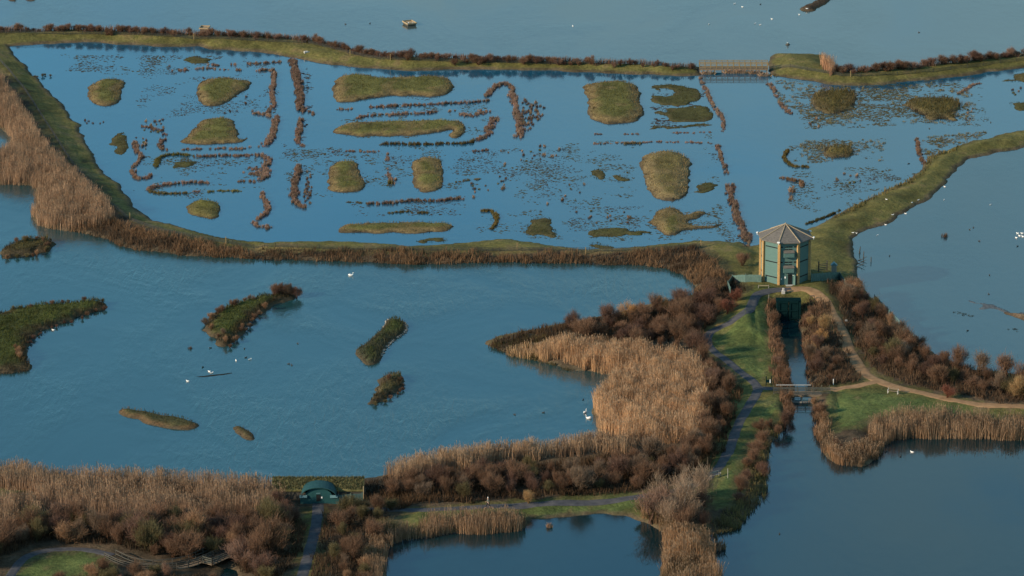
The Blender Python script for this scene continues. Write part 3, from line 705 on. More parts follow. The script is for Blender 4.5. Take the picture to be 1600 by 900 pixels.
reed_mass("bramble_undergrowth", "thin rusty scrub margin along the outer edge of the far dyke", [
    [(-120,50),(0,49),(140,47),(260,52),(420,58),(500,65),(540,78),(600,87),(760,92),(960,98),(1092,104),(1092,107),(960,102),(760,97),(600,93),(540,84),(500,70),(420,63),(260,57),(140,52),(0,54),(-120,55)], [(1300,106),(1320,112),(1420,104),(1560,89),(1760,72),(1760,76),(1560,94),(1420,110),(1320,118)]],
    14, .95, .09, (.19, .115, .08), (.11, .07, .052), None, .4, .8)
reed_mass("bramble_undergrowth", "yellow-brown sedge margin where the eastern bank meets the lagoon", [
    [(1285,345),(1330,322),(1370,302),(1420,276),(1440,260),(1452,242),(1500,226),(1502,231),(1462,246),(1446,268),(1425,285),(1372,310),(1332,330)], [(1203,112),(1250,124),(1290,133),(1280,136),(1240,130),(1203,124)]],
    4, .55, .18, (.17, .13, .05), (.09, .075, .035), None, .5, .6)
reed_mass("dead_reeds", "sparse pale dead stems standing in the lower pond", [[(815,820),(870,822),(870,828),(820,830)], [(925,816),(970,816),(968,824),(928,824)], [(985,826),(1045,832),(1040,848),(1000,842)]], .35, 1.3, .12, (.32, .24, .17), (.25, .18, .12), PL, .1, 0)

# ------------------------------------------------------------------ bare winter shrubs and trees, each with stems and a crown of twigs
def ribbons(A, B, w0, w1, col):
    n = len(A)
    d = B - A; r = rng.normal(0, 1, (n, 3)); s = np.cross(d, r)
    s /= np.linalg.norm(s, axis=1, keepdims=True) + 1e-9
    v = np.stack((A - s * w0[:, None] / 2, A + s * w0[:, None] / 2, B + s * w1[:, None] / 2, B - s * w1[:, None] / 2), 1).reshape(-1, 3)
    return v, (np.arange(n) * 4)[:, None] + np.arange(4), np.repeat(col, 4, 0)
def shrub_meshes(name, tint, nst=11, ntw=1000, spread=.52, bare=.25, tip=1.35, tw=.014, up=.35, stemcol=None):
    """a shrub one unit high"""
    az = rng.uniform(0, 2 * math.pi, nst); ti = np.sqrt(rng.random(nst)) * 1.0
    rim = np.stack((np.cos(az) * ti * spread, np.sin(az) * ti * spread, .98 - .42 * ti ** 2 + rng.uniform(-.12, .05, nst)), -1)
    root = rng.normal(0, .05, (nst, 3)); root[:, 2] = -.02
    u = np.linspace(0, 1, 6)[:, None, None]
    path_ = root * (1 - u) + rim * u + np.array((0, 0, .12)) * np.sin(u * math.pi) + rng.normal(0, .018, (6, nst, 3)) * (u > 0)
    A = path_[:-1].reshape(-1, 3); B = path_[1:].reshape(-1, 3)
    wl = np.linspace(.042, .012, 6)
    w0, w1 = np.repeat(wl[:-1], nst), np.repeat(wl[1:], nst)
    sc = np.asarray(stemcol if stemcol else V3(tint, .9))
    sv, sf, scol = ribbons(np.vstack((A, A)), np.vstack((B, B)), np.tile(w0, 2), np.tile(w1, 2), np.tile(sc, (2 * len(A), 1)))
    k = rng.integers(0, nst, ntw); q = bare + (1 - bare) * rng.random(ntw) ** .75
    i0 = np.clip((q * 5).astype(int), 0, 4); fr = (q * 5 - i0)[:, None]
    P = path_[i0, k] * (1 - fr) + path_[i0 + 1, k] * fr
    P = P + rng.normal(0, .085, (ntw, 3))
    D = rng.normal(0, .55, (ntw, 3)); D[:, 2] += up; D += rim[k] * np.array((1, 1, .4)) * .9
    D /= np.linalg.norm(D, axis=1, keepdims=True)
    Ln = rng.uniform(.10, .27, ntw)[:, None]
    E = P + D * Ln
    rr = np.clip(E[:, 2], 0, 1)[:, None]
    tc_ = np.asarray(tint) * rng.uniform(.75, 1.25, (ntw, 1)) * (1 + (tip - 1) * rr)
    tv, tf, tcol = ribbons(P, E, np.full(ntw, tw), np.full(ntw, tw * .55), tc_)
    return np_mesh(name + "_stems", sv, [sf], M_PLANT, scol), np_mesh(name + "_crown", tv, [tf], M_PLANT, tcol)
TINTS = {"brown": (0.138, 0.081, 0.052), "purple": (0.117, 0.068, 0.05), "grey": (0.146, 0.1, 0.069), "rust": (0.152, 0.088, 0.056), "orange": (0.30, 0.17, 0.075), "red": (0.18, 0.075, 0.05), "olive": (0.106, 0.085, 0.043), "tan": (0.216, 0.128, 0.074), "pink": (0.167, 0.102, 0.074), "pale": (0.227, 0.16, 0.112), "gold": (0.26, 0.165, 0.08)}
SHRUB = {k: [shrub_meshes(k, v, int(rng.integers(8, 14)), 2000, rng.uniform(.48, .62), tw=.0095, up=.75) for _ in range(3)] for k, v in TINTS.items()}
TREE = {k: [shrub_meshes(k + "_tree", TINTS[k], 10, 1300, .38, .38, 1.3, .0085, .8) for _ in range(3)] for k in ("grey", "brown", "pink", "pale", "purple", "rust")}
def shrub(kind, x, y, z, h, name, cat, label, group, wide=1.0, lib=None):
    st, crm = random.choice((lib or SHRUB)[kind])
    r = empty(name, (x, y, z), random.uniform(0, 6.28))
    wv = h * wide * random.uniform(.88, 1.15)
    r.scale = (wv, wv * random.uniform(.9, 1.1), h)
    tag(r, label, cat, group)
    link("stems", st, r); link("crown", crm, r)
    return r
def spread_pts(polys, n, dmin, z0=.9):
    out = []
    W_ = [ats(p, z0) for p in polys]
    ar = np.array([abs(np.sum(p[:, 0] * np.roll(p[:, 1], -1) - np.roll(p[:, 0], -1) * p[:, 1])) for p in W_])
    for p, m in zip(W_, np.maximum(1, np.round(n * ar / ar.sum())).astype(int)):
        lo, hi = p.min(0), p.max(0); got = []; d = dmin
        for k in range(m * 60):
            q = lo + rng.random(2) * (hi - lo)
            if not inside(p, q[:1], q[1:])[0]: continue
            if all((q[0] - g[0]) ** 2 + (q[1] - g[1]) ** 2 > d * d for g in got): got.append(q)
            if len(got) >= m: break
            if k % 200 == 199: d *= .88
        out += got
    return out
def thicket(polys, n, dmin, hr, kinds, label, group, name="bare_shrub", cat="shrub", wide=1.0, lib=None):
    for q in spread_pts(polys, n, dmin):
        z = float(zg(q[0], q[1]))
        if z < .1: z = .1
        k = random.choice(kinds)
        hh = random.uniform(*hr) * random.choice((.6, .75, .85, .9, 1, 1.15))
        if lib is None and k in TREE and random.random() < .4:
            shrub(k, q[0], q[1], z - .05, hh * 1.25, name, cat, label, group, wide, TREE)
        else:
            shrub(k, q[0], q[1], z - .05, hh, name, cat, label, group, wide * random.choice((.8, .95, 1, 1.15, 1.35)), lib)
thicket([[(885,520),(930,507),(980,498),(1060,478),(1110,468),(1128,478),(1125,495),(1110,506),(1095,520),(1085,550),(1030,546),(960,538),(900,532)]], 52, 2.6, (2.2, 3.2), ["purple"] * 4 + ["brown"] * 4 + ["rust"] * 2,
    "bare purple-brown shrub in the thicket on the spine of the central peninsula", "shrubs on the peninsula spine")
thicket([[(1085,550),(1096,560),(1136,602),(1142,645),(1124,690),(1100,728),(1080,745),(1085,700),(1106,650),(1102,600)]], 34, 2.4, (2.2, 3.4), ["brown"] * 5 + ["rust"] * 3 + ["pink", "purple", "grey"],
    "bare reddish shrub between the golden reedbed and the tarmac path", "shrubs beside the golden reedbed")
thicket([[(610,780),(625,765),(760,748),(900,735),(1000,722),(1080,708),(1080,745),(1000,766),(900,774),(760,782)]], 62, 2.5, (2.3, 3.4), ["purple"] * 4 + ["brown"] * 6 + ["grey"] * 2 + ["olive", "rust"],
    "bare dark brown shrub in the belt between the lake reeds and the walker's path", "shrubs above the walker's path")
thicket([[(-60,845),(80,828),(250,820),(420,812),(444,818),(450,840),(438,880),(420,905),(385,892),(352,864),(300,876),(240,874),(190,860),(130,852),(60,852),(10,860),(-60,905)]], 96, 2.2, (2.6, 4.4), ["brown"] * 7 + ["grey"] * 3 + ["olive"] * 3 + ["purple"] * 3 + ["tan", "pink"],
    "small bare brown tree in the tangled scrub behind the boardwalk", "shrubs behind the boardwalk", "scrub_tree", "small tree")
thicket([[(418,792),(450,800),(456,822),(450,835),(430,814)]], 9, 2.0, (1.8, 2.7), ["brown", "grey", "purple"],
    "bare brown shrub crowding the western side of the arched hide", "shrubs west of the hide")
thicket([[(535,810),(560,800),(600,800),(625,805),(605,836),(585,850),(585,930),(512,935),(522,860)]], 26, 2.3, (2.2, 3.4), ["brown"] * 3 + ["olive"] * 3 + ["tan"] * 3 + ["grey"],
    "bare olive-brown shrub between the hide path and the lower pond", "shrubs right of the hide path")
thicket([[(150,874),(172,884),(200,897),(250,903),(262,900),(270,960),(180,960)], [(330,900),(335,895),(345,960),(320,960)], [(385,925),(415,908),(432,895),(436,905),(420,960),(380,960)], [(-40,915),(15,900),(15,960),(-40,960)], [(60,920),(130,905),(160,890),(172,905),(150,940),(60,940)]], 28, 2.0, (2.0, 3.0), ["brown", "olive", "pink", "tan"],
    "bare shrub at the bottom of the frame in front of the boardwalk", "shrubs in front of the boardwalk")
thicket([[(1175,690),(1195,660),(1225,640),(1232,655),(1205,688),(1193,715),(1196,740),(1165,765),(1150,790),(1160,740)]], 15, 2.2, (1.7, 2.7), ["rust"] * 4 + ["brown"] * 2 + ["purple"],
    "bare rusty shrub on the slope above the channel mouth", "shrubs above the channel mouth")
thicket([[(1300,462),(1335,458),(1370,482),(1405,515),(1440,548),(1500,578),(1560,588),(1720,600),(1720,630),(1560,625),(1450,600),(1385,582),(1352,552),(1332,520),(1315,485)]], 66, 2.6, (2.3, 3.4), ["brown"] * 6 + ["purple"] * 3 + ["rust"] * 3 + ["grey", "olive", "tan"],
    "bare brown shrub in the long hedge between the sandy path and the smooth lake", "shrubs in the lakeside hedge", "hedge_shrub", "hedge shrub")
thicket([[(1266,545),(1290,540),(1308,565),(1318,592),(1290,602),(1268,590)]], 13, 2.2, (1.6, 2.4), ["brown"] * 3 + ["purple", "grey", "rust"],
    "bare brown shrub in the clump between the lock channel and the sandy path", "shrubs between channel and sandy path")
thicket([[(1260,512),(1276,508),(1290,530),(1284,548),(1266,548)]], 5, 1.8, (1.9, 2.4), ["gold", "gold", "orange"],
    "golden-stemmed willow bush between the lock gate and the sandy path", "golden willows by the lock", "willow_bush", "willow")
thicket([[(1206,482),(1215,484),(1220,530),(1226,565),(1234,600),(1222,606),(1210,560)]], 13, 1.7, (1.1, 1.8), ["rust", "brown", "pink"],
    "low rusty shrub on the lawn-side bank of the lock channel", "low shrubs on the west channel bank", "low_shrub")
thicket([[(1255,482),(1270,480),(1272,500),(1258,520)], [(1270,622),(1285,620),(1292,660),(1282,668)], [(1226,620),(1240,622),(1236,650),(1224,655)]], 11, 1.7, (1.1, 2.0), ["rust", "tan", "brown"],
    "low tawny shrub at the water's edge beside the gate or the footbridge", "low shrubs by gate and footbridge", "low_shrub")
thicket([[(1015,806),(1060,782),(1100,785),(1105,810),(1095,832),(1060,828),(1030,822)]], 9, 2.6, (4.2, 5.6), ["grey", "brown", "pink", "pale"],
    "tall bare grey tree in the copse where the path bends to the hide", "bare trees in the path copse", "bare_tree", "tree", 1.0, TREE)
thicket([[(1000,800),(1060,790),(1105,800),(1105,830),(1050,832)]], 9, 2.2, (2.0, 3.0), ["brown", "olive", "purple"],
    "bare undershrub at the feet of the trees in the path copse", "shrubs under the path copse")
thicket([[(1300,692),(1335,690),(1350,700),(1320,706)]], 4, 1.5, (.8, 1.2), ["brown", "purple"],
    "low dark shrub on the grassy nose beside the channel mouth", "low shrubs on the channel nose", "low_shrub")
for px, py, k, h, lab in ((980, 497, "orange", 2.7, "bright orange willow at the lake edge of the peninsula, standing alone"), (1034, 488, "gold", 2.8, "yellow-stemmed willow on the peninsula shore beside the orange one"),
        (1072, 497, "rust", 3.2, "tall copper willow behind the yellow one on the peninsula"), (1137, 490, "red", 2.6, "deep red dogwood bush beside the path near the tower"),
        (1150, 470, "red", 2.2, "smaller red dogwood just under the western screen fence"), (1592, 622, "gold", 3.4, "large round yellow-brown bush at the east end of the hedge"),
        (1480, 622, "red", 2.2, "low red bush on the path side of the long hedge"), (1340, 470, "orange", 2.2, "rusty orange bush at the head of the long hedge by the eastern fence"),
        (826, 786, "gold", 1.9, "mustard-coloured bush at the foot of the belt above the walker's path"), (1105, 590, "olive", 1.8, "dark green bramble mound on the east side of the golden reedbed"),
        (610, 797, "olive", 2.0, "dark green evergreen bush just right of the hide's screen fence"), (1092, 700, "pale", 2.4, "pale grey bush where the reeds meet the shrub belt"),
        (1410, 560, "pale", 2.9, "pale lichen-grey bush in the middle of the long hedge"), (1160, 415, "rust", 2.4, "rust-brown bush touching the tower's western side")):
    x, y, z = atg(px, py)
    nm = "willow_bush" if "willow" in lab else ("dogwood_bush" if "dogwood" in lab else "garden_bush")
    shrub(k, x, y, z - .05, h, nm.replace("garden_bush", "leafy_bush" if k == "olive" else "bare_shrub"), "willow" if "willow" in lab else "bush", lab, None, 1.05)
# leaning birch
x, y, z = atg(1066, 812)
r = empty("birch_tree", (x, y, z)); tag(r, "slender birch with a white leaning trunk in the path copse", "tree")
M_BIRCH = mottled("birch_bark", (.45, .42, .38), (.68, .65, .6), 6.0, 0.8)
MB().tube([(0, 0, -.1), (.12, 0, 1.6), (.4, .1, 3.2), (.75, .1, 4.6), (.95, .1, 5.6)], [.11, .10, .085, .06, .03]).build("trunk", M_BIRCH, r)
cw = link("crown", TREE["pale"][0][1], r, (.55, .1, 1.6)); cw.scale = (4.4, 4.4, 4.6)

# shrubs strung along the far dyke and on the islands
def strung(line, n, hr, kinds, label, group, z=None, jit=.8, name="low_shrub", wide=1.0):
    p = rounded(atgs(line) if z is None else ats(line, z), 2, False)
    s = np.concatenate(([0], np.cumsum(np.linalg.norm(np.diff(p, axis=0), axis=1))))
    for q in (np.arange(n) + rng.uniform(.1, .9, n)) / n * s[-1]:
        x, y = np.interp(q, s, p[:, 0]) + rng.normal(0, jit * .5), np.interp(q, s, p[:, 1]) + rng.normal(0, jit)
        shrub(random.choice(kinds), x, y, (float(zg(x, y)) if z is None else zi(x, y)) - .08, random.uniform(*hr), name, "shrub", label, group, wide)
strung([(-40,51),(60,51),(140,50),(200,52),(260,55),(330,57),(400,60),(440,62)], 60, (.7, 1.7), ["rust", "brown", "pink", "purple"], "small rusty shrub on the outer edge of the far dyke, west of its kink", "shrubs on the western far dyke", None, .7, "low_shrub", 1.35)
strung([(450,63),(500,68),(540,80),(600,90),(640,92),(700,94),(760,96),(820,97),(900,99),(930,100)], 60, (.8, 1.9), ["rust", "brown", "pink", "purple", "purple"], "small brown shrub along the far dyke, between its kink and the timber bridge", "shrubs on the middle far dyke", None, .7, "low_shrub", 1.35)
strung([(940,101),(1000,103),(1060,106),(1088,107)], 13, (.8, 1.5), ["pink", "purple"], "thin low shrub on the last stretch of far dyke west of the timber bridge", "shrubs near the timber bridge")
strung([(1305,112),(1330,116),(1380,112),(1440,106),(1500,99),(1560,91),(1640,82)], 44, (.9, 2.0), ["rust", "brown", "pink", "purple"], "small brown shrub on the outer edge of the eastern far dyke", "shrubs on the eastern far dyke", None, .7, "low_shrub", 1.35)
strung([(2,492),(40,484),(100,477),(150,472),(165,476)], 11, (.5, 1.0), ["purple", "brown", "olive"], "low dark shrub along the rim of the crescent island", "shrubs on the crescent island", .5, .5)
strung([(165,480),(120,497),(80,510),(50,528),(35,545)], 14, (.45, .85), ["purple", "brown"], "low dark shrub on the inner shore of the crescent island", "shrubs inside the crescent island", .5, .5)
strung([(25,545),(32,562)], 4, (.9, 1.4), ["tan", "rust"], "tan shrub in the little clump on the crescent island", "tan shrubs on the crescent island", .6, .4)
strung([(318,505),(335,492),(365,478),(385,470),(405,465)], 8, (.7, 1.3), ["brown", "tan", "grey"], "rusty shrub on the far rim of the wedge island", "shrubs on the far rim of the wedge island", .6, .4)
strung([(425,464),(440,460),(455,460),(462,463)], 8, (1.4, 2.0), ["grey", "brown", "purple"], "grey-brown shrub in the clump on the pointed end of the wedge island", "shrubs on the wedge island tip", .6, .4)
strung([(325,515),(340,520),(350,530),(360,540),(372,525),(385,508),(400,492),(420,480)], 15, (.7, 1.2), ["brown", "tan", "grey"], "tawny shrub on the near shore of the wedge island", "shrubs on the near shore of the wedge island", .6, .6)
strung([(10,395),(30,400),(60,396),(78,386),(75,377),(45,378),(20,385)], 14, (.6, 1.1), ["brown", "olive", "tan"], "low brown shrub on the oval islet off the tan reedbed", "shrubs on the oval islet", .6, .5)
strung([(598,598),(612,592),(628,590),(631,605),(615,615),(595,627),(580,629)], 12, (.5, .9), ["brown", "purple", "olive"], "low brown shrub round the rim of the small ragged island", "shrubs on the ragged island", .6, .4)
strung([(52,122),(60,120),(75,117),(82,119)], 5, (.5, .8), ["olive"], "dark green bush leaning into the lagoon from the western dyke", "dark bushes at the lagoon corner", .1, .4)

# ------------------------------------------------------------------ rush rows standing in the lagoon
RB, RG = (.25, .165, .122), (.15, .135, .05)
def rush_row(label, line, width=.8, h=.75, tint=RB, gap=0.0, dens=2.3, name="rush_row", cat="rush row", group="rows of rushes in the lagoon"):
    p = rounded(ats(line), 2, False)
    s = np.concatenate(([0], np.cumsum(np.linalg.norm(np.diff(p, axis=0), axis=1))))
    q = rng.uniform(0, s[-1], max(2, int(s[-1] * dens)))
    if gap: q = q[vnoise(q / 1.4 + len(label), q * 0 + 7.3, 3) > gap - .5]
    if len(q) < 2: q = np.linspace(0, s[-1], 3)
    C = np.stack((np.interp(q, s, p[:, 0]), np.interp(q, s, p[:, 1])), -1) + rng.normal(0, 1, (len(q), 2)) * width * .27
    return tufts(name, C, h * .7, tint, label, cat, group)
def tufts(name, C, h, tint, label, cat, group, nb=34, r=.27, kind=None, lean=.28):
    n = len(C); c0 = C.mean(0)
    hs = h * rng.uniform(.55, 1.25, n); rr = r * rng.uniform(.7, 1.4, n)
    a = rng.uniform(0, 6.28, (n, nb)); d = np.sqrt(rng.random((n, nb))) * rr[:, None]
    P = np.stack((C[:, :1] - c0[0] + np.cos(a) * d, C[:, 1:] - c0[1] + np.sin(a) * d, np.full((n, nb), -.05)), -1).reshape(-1, 3)
    hh = (hs[:, None] * (1.05 - .5 * (d / rr[:, None]) ** 2) * rng.uniform(.7, 1.2, (n, nb))).ravel()
    col = np.repeat(vary(tint, n, .28), nb, 0) * rng.uniform(.7, 1.3, (n * nb, 1))
    v, f, c = blades(P, hh, np.full(len(P), .07), col, lean)
    return tag(link(name, np_mesh(name, v, [f], M_PLANT, c), None, (c0[0], c0[1], 0)), label, cat, group, kind)
for lab, line, *kw in (
    ("thick brown rush row running down from the kink of the far dyke", [(457,94),(463,115),(466,135),(468,155),(469,170),(474,175)], dict(width=1.5, h=1.0, dens=7)),
    ("short foot of rushes turning right at the lower end of the thick row", [(474,174),(480,175),(487,174),(489,181)], dict(width=.7)),
    ("rush row bounding the round island enclosure, bent at its top", [(403,111),(415,110),(428,110),(429,118),(426,135),(425,150),(429,162),(424,172),(416,177)], dict(width=1.0, h=.9, dens=4.5)),
    ("stub of rushes reaching west where two enclosures meet", [(394,176),(402,179),(412,179),(425,183)], dict(width=.9, h=.9, dens=4.5)),
    ("rush row closing the east side of the loaf island enclosure", [(432,183),(430,195),(427,207),(423,220),(414,228),(405,229)], dict(width=1.3, h=.95, dens=6)),
    ("upper line of small rush tufts below the far dyke's western end", [(325,101),(345,103),(375,101),(400,100),(425,98),(441,97)], dict(gap=.25, h=.8, dens=4)),
    ("lower broken line of rush tufts beneath the upper one", [(308,108),(330,107),(355,109),(375,110),(392,110)], dict(gap=.42, h=.7, dens=3)),
    ("ragged scatter of rushes at the west end of the double tuft lines", [(252,102),(265,104),(275,107),(290,105),(292,112),(262,111)], dict(width=2.4, gap=.3, h=.7)),
    ("short brown rush row with a green foot, just below the thick row", [(471,187),(468,200),(465,215),(467,224),(474,229)], dict(width=.9, h=.9, dens=5)),
    ("wavering rush row bending like a hook west of the loaf island", [(224,198),(236,200),(243,203),(256,206),(260,214),(252,222),(250,231),(258,236),(268,236)], dict(width=1.0, gap=.2, h=.8, dens=3.5)),
    ("J-shaped rush row at the western end of the enclosures", [(212,222),(212,236),(222,244),(217,253),(208,260),(207,272),(212,280),(224,281),(238,274)], dict(width=.9, gap=.12, h=.85, dens=4)),
    ("dotted line of rush tufts under the loaf island", [(275,234),(295,234),(320,233),(345,232),(370,234),(385,232),(397,229)], dict(gap=.4, h=.7, dens=3)),
    ("long rush row with a green bowed western end", [(243,262),(244,252),(252,245),(265,242),(280,242),(300,244)], dict(tint=RG, width=.8, h=.8, dens=5)),
    ("straight brown eastern half of the long bowed rush row", [(303,245),(330,245),(345,243),(370,244),(405,243)], dict(width=.9, h=.8, dens=4.5)),
    ("bent rush clump closing the east end of the long bowed row", [(407,243),(418,247),(421,254),(412,262),(416,272),(408,282)], dict(width=1.4, h=.9, dens=5)),
    ("dense low rush bed in the crook of the bent clump", [(388,264),(398,263),(406,268),(402,275),(392,270)], dict(width=2.2, h=.5, dens=7)),
    ("upper arm of the rush loop near the west dyke", [(231,297),(242,292),(260,289),(290,286),(310,286),(325,287)], dict(width=.9, h=.85, dens=5)),
    ("green-brown lower arm of the rush loop near the west dyke", [(231,298),(242,302),(260,303),(278,303),(295,302)], dict(tint=(.14,.11,.045), width=.8, h=.7, dens=5)),
    ("tiny pink-brown streak of rushes midway along the broken line", [(303,300),(315,300)], dict(width=.5, h=.6, dens=5)),
    ("string of green rush cushions above the small rounded island", [(327,300),(335,300),(345,299),(358,298),(366,299),(380,299),(390,299)], dict(tint=RG, gap=.3, h=.65, dens=4)),
    ("short tawny rush streak in the middle of the western enclosures", [(373,284),(385,283),(397,285)], dict(width=.7, h=.6, dens=5)),
    ("S-shaped rush row east of the small rounded island", [(402,301),(410,301),(411,312),(420,322),(418,332),(408,340),(401,344)], dict(width=.9, h=.85, dens=5)),
    ("L-shaped rush clump at the foot of the S-shaped row", [(398,348),(401,355),(412,356),(420,353),(419,358)], dict(width=.9, h=.8, dens=5)),
    ("brown rush row left of the bell-shaped island, bulging midway", [(467,260),(465,272),(459,288),(461,300),(459,312),(465,320),(477,325)], dict(width=1.2, h=1.0, dens=6.5)),
    ("broken rush row under the dog-bone island", [(521,172),(535,171),(542,172),(560,169)], dict(gap=.3, h=.7)),
    ("solid rush row ending in an arch, under the dog-bone island", [(574,168),(605,167),(640,165),(670,164),(700,162),(730,161),(756,159),(764,157)], dict(width=.8, h=.85, dens=4.5)),
    ("arching crown of rushes at the east end of the solid row", [(761,152),(767,142),(775,135),(785,130),(795,132),(801,140)], dict(width=1.2, h=.85, dens=6)),
    ("long rush row falling from the arch, yellow-green at both ends", [(800,142),(804,158),(806,172),(810,187),(813,203),(811,215)], dict(width=1.3, h=.9, dens=6)),
    ("upper rush row along the top of the long thin island", [(555,185),(575,181),(590,180),(610,180),(640,178),(660,178),(680,175),(710,174)], dict(gap=.22, h=.8, dens=4)),
    ("loose rush patch at the east tip of the long thin island", [(715,178),(735,182),(750,178),(760,173),(768,176)], dict(width=2.0, h=.75, dens=4)),
    ("curving rush clump enclosing the east tip of the long thin island", [(772,183),(769,193),(762,203),(764,212),(752,217),(740,220)], dict(width=1.6, h=.85, dens=5)),
    ("olive-brown rush row below the long thin island", [(594,226),(620,225),(645,226),(672,226),(700,225),(735,224),(740,221)], dict(tint=(.13,.10,.05), width=.9, h=.85, dens=5.5)),
    ("thin broken rush line above the bell and block islands", [(513,238),(540,236),(560,237),(585,238),(600,236)], dict(gap=.35, h=.55)),
    ("feathery upright rush line between the bell and block islands", [(606,240),(607,250),(605,262),(608,275),(612,288)], dict(width=.8, gap=.35, h=.7)),
    ("main rush row above the sliver island", [(576,319),(600,319),(610,318),(625,316),(640,314),(660,314),(680,315),(700,312),(722,311)], dict(width=1.1, h=.85, dens=5)),
    ("flat grassy streak leading into the main row above the sliver island", [(540,316),(555,316),(575,318)], dict(tint=(.13,.11,.05), width=.7, h=.4, dens=4)),
    ("green and brown rush dashes between main row and sliver island", [(609,333),(622,332),(640,331),(650,333),(662,333),(690,333)], dict(tint=(.14,.115,.05), gap=.2, h=.65, dens=4.5)),
    ("green-gold hooked rush row east of the sliver island", [(754,330),(764,330),(774,333),(777,342),(774,352),(768,358)], dict(tint=(.17,.125,.045), width=.7, h=.75, dens=6)),
    ("reddish rush line marking the upper boundary of the open channel", [(1094,122),(1101,137),(1108,152),(1114,165),(1124,178),(1131,188),(1130,200),(1127,206)], dict(gap=.25, width=.7, h=.8, dens=3.5)),
    ("thin rush line marking the middle of the open channel", [(1122,228),(1127,245),(1131,260),(1137,275)], dict(gap=.2, width=.7, h=.8, dens=3)),
    ("thick rush line marching down to the tower", [(1139,288),(1142,305),(1147,322),(1151,338),(1157,352),(1162,365),(1168,378)], dict(width=1.5, h=1.0, dens=6)),
    ("golden hooked rush row under the smaller marsh island", [(1231,235),(1226,243),(1226,250),(1232,256),(1240,261),(1250,261),(1264,261)], dict(tint=(.165,.12,.045), width=.6, h=.75, dens=7)),
    ("dark rush line parallel to the eastern bank just behind the tower roof", [(1258,351),(1270,347),(1283,342),(1298,336),(1312,329)], dict(tint=(.09,.08,.035), width=.6, h=.6, dens=5)),
    ("pinkish rush line rising from the eastern bank", [(1432,216),(1434,228),(1436,238),(1440,250),(1446,258)], dict(gap=.2, width=.6, h=.7, dens=4, tint=(.2,.12,.08))),
    ("sparse rush line stepping down from the bridge's eastern end", [(1203,132),(1211,145),(1214,158),(1222,165),(1236,178)], dict(gap=.25, width=1.0, h=.7, dens=4)),
    ("faint dotted rush line across open water above the tallest island", [(880,224),(940,225),(980,223),(1040,222),(1090,223),(1112,224)], dict(gap=.38, h=.5, dens=3)),
    ("faint dotted rush line just below the shield-shaped island", [(925,210),(990,210),(1030,209),(1070,208),(1112,207)], dict(gap=.42, h=.45, dens=3)),
    ("short tawny rush bar in open water above the tallest island's western shoulder", [(975,225),(988,224),(1001,225)], dict(tint=(.17,.13,.07), width=.7, h=.7, dens=6)),
    ("pale ragged rush streak right of the block-shaped island", [(712,285),(725,283),(738,281),(752,280)], dict(tint=(.16,.14,.08), width=.9, h=.45, dens=4)),
    ("loose feathery rush patch over the gap between long island and block island", [(735,237),(750,236),(766,234)], dict(width=1.2, h=.6, dens=3, tint=(.2,.14,.11))),
    ("low rush arc beyond the second marsh island", [(1498,147),(1510,140),(1520,132),(1535,130)], dict(gap=.2, width=.7, h=.6, dens=4)),
    ("tawny rush tuft line at the lagoon's western mouth of the arch", [(1222,278),(1240,283),(1252,283),(1254,292)], dict(width=.8, h=.8, dens=6, tint=(.2,.125,.075)))):
    rush_row(lab, line, **kw[0])

# single tussocks, each a thing
TUSS = []
for k, tint in enumerate((RB, (.14, .085, .06), RG, (.29, .205, .13))):
    o = tufts("tussock_source", np.array(((0., 0.), (.18, .1), (-.12, .12))), .6, tint, "x", "tussock", None, 22, .22)
    TUSS.append(o.data); bpy.data.objects.remove(o)
def tussocks(polys, n, label, group, sc=(.5, 1.0), kinds=(0, 1, 2, 3), name="rush_tussock"):
    for q in spread_pts(polys, n, .8, 0):
        o = link(name, TUSS[random.choice(kinds)], None, (q[0], q[1], 0))
        s_ = random.uniform(*sc); o.scale = (s_ * 1.1, s_ * 1.1, s_); o.rotation_euler.z = random.uniform(0, 6.28)
        tag(o, label, "tussock", group)
tussocks([[(225,190),(255,185),(262,205),(225,210)], [(212,215),(232,212),(232,235),(214,235)], [(380,165),(395,160),(392,150),(380,152)]], 26, "small dark rush tussock among the western rush enclosures", "tussocks of the western enclosures")
tussocks([[(815,155),(835,158),(850,168),(848,180),(835,195),(825,208),(815,185)]], 44, "dark brown rush tussock in the swarm beside the arching rush row", "tussocks beside the arch", (.6, 1.15), (0, 1))
tussocks([[(478,265),(488,275),(486,318),(474,315)]], 22, "small brown tussock scattered right of the row by the bell-shaped island", "tussocks by the bell island", (.6, 1.1), (0, 1))
tussocks([[(600,290),(618,275),(622,292),(612,300)], [(735,280),(790,270),(795,300),(760,315),(735,310)], [(780,225),(800,225),(800,300),(785,300)]], 22, "small tussock scattered around the block-shaped island", "tussocks by the block island", (.5, 1.0))
tussocks([[(805,230),(870,228),(900,235),(890,250),(810,252)], [(880,285),(920,288),(918,300),(900,305)], [(850,315),(885,302),(880,322),(850,326)], [(895,330),(990,330),(990,350),(920,355)]], 36, "lone rush tussock in the open water west of the tallest island", "tussocks west of the tallest island", (.5, 1.0))
tussocks([[(345,172),(372,170),(370,178),(348,180)], [(130,185),(165,185),(165,195),(135,195)]], 10, "little black-brown tussock in the bare north-west end of the lagoon", "tussocks of the north-west end", (.5, .9), (1,))
tussocks([[(1150,368),(1172,365),(1175,392),(1160,395)]], 10, "ruddy tussock at the foot of the rush line by the tower", "tussocks by the tower", (.7, 1.2), (0,))
tussocks([[(1230,285),(1245,290),(1245,320),(1232,315)], [(1300,270),(1345,272),(1345,285),(1310,288)], [(1255,180),(1275,185),(1280,200),(1262,203)], [(1500,160),(1522,165),(1520,195),(1505,195)], [(1575,135),(1600,135),(1600,150),(1580,150)]], 30, "tussock standing apart in the eastern marsh water", "tussocks of the eastern marsh", (.5, 1.0))
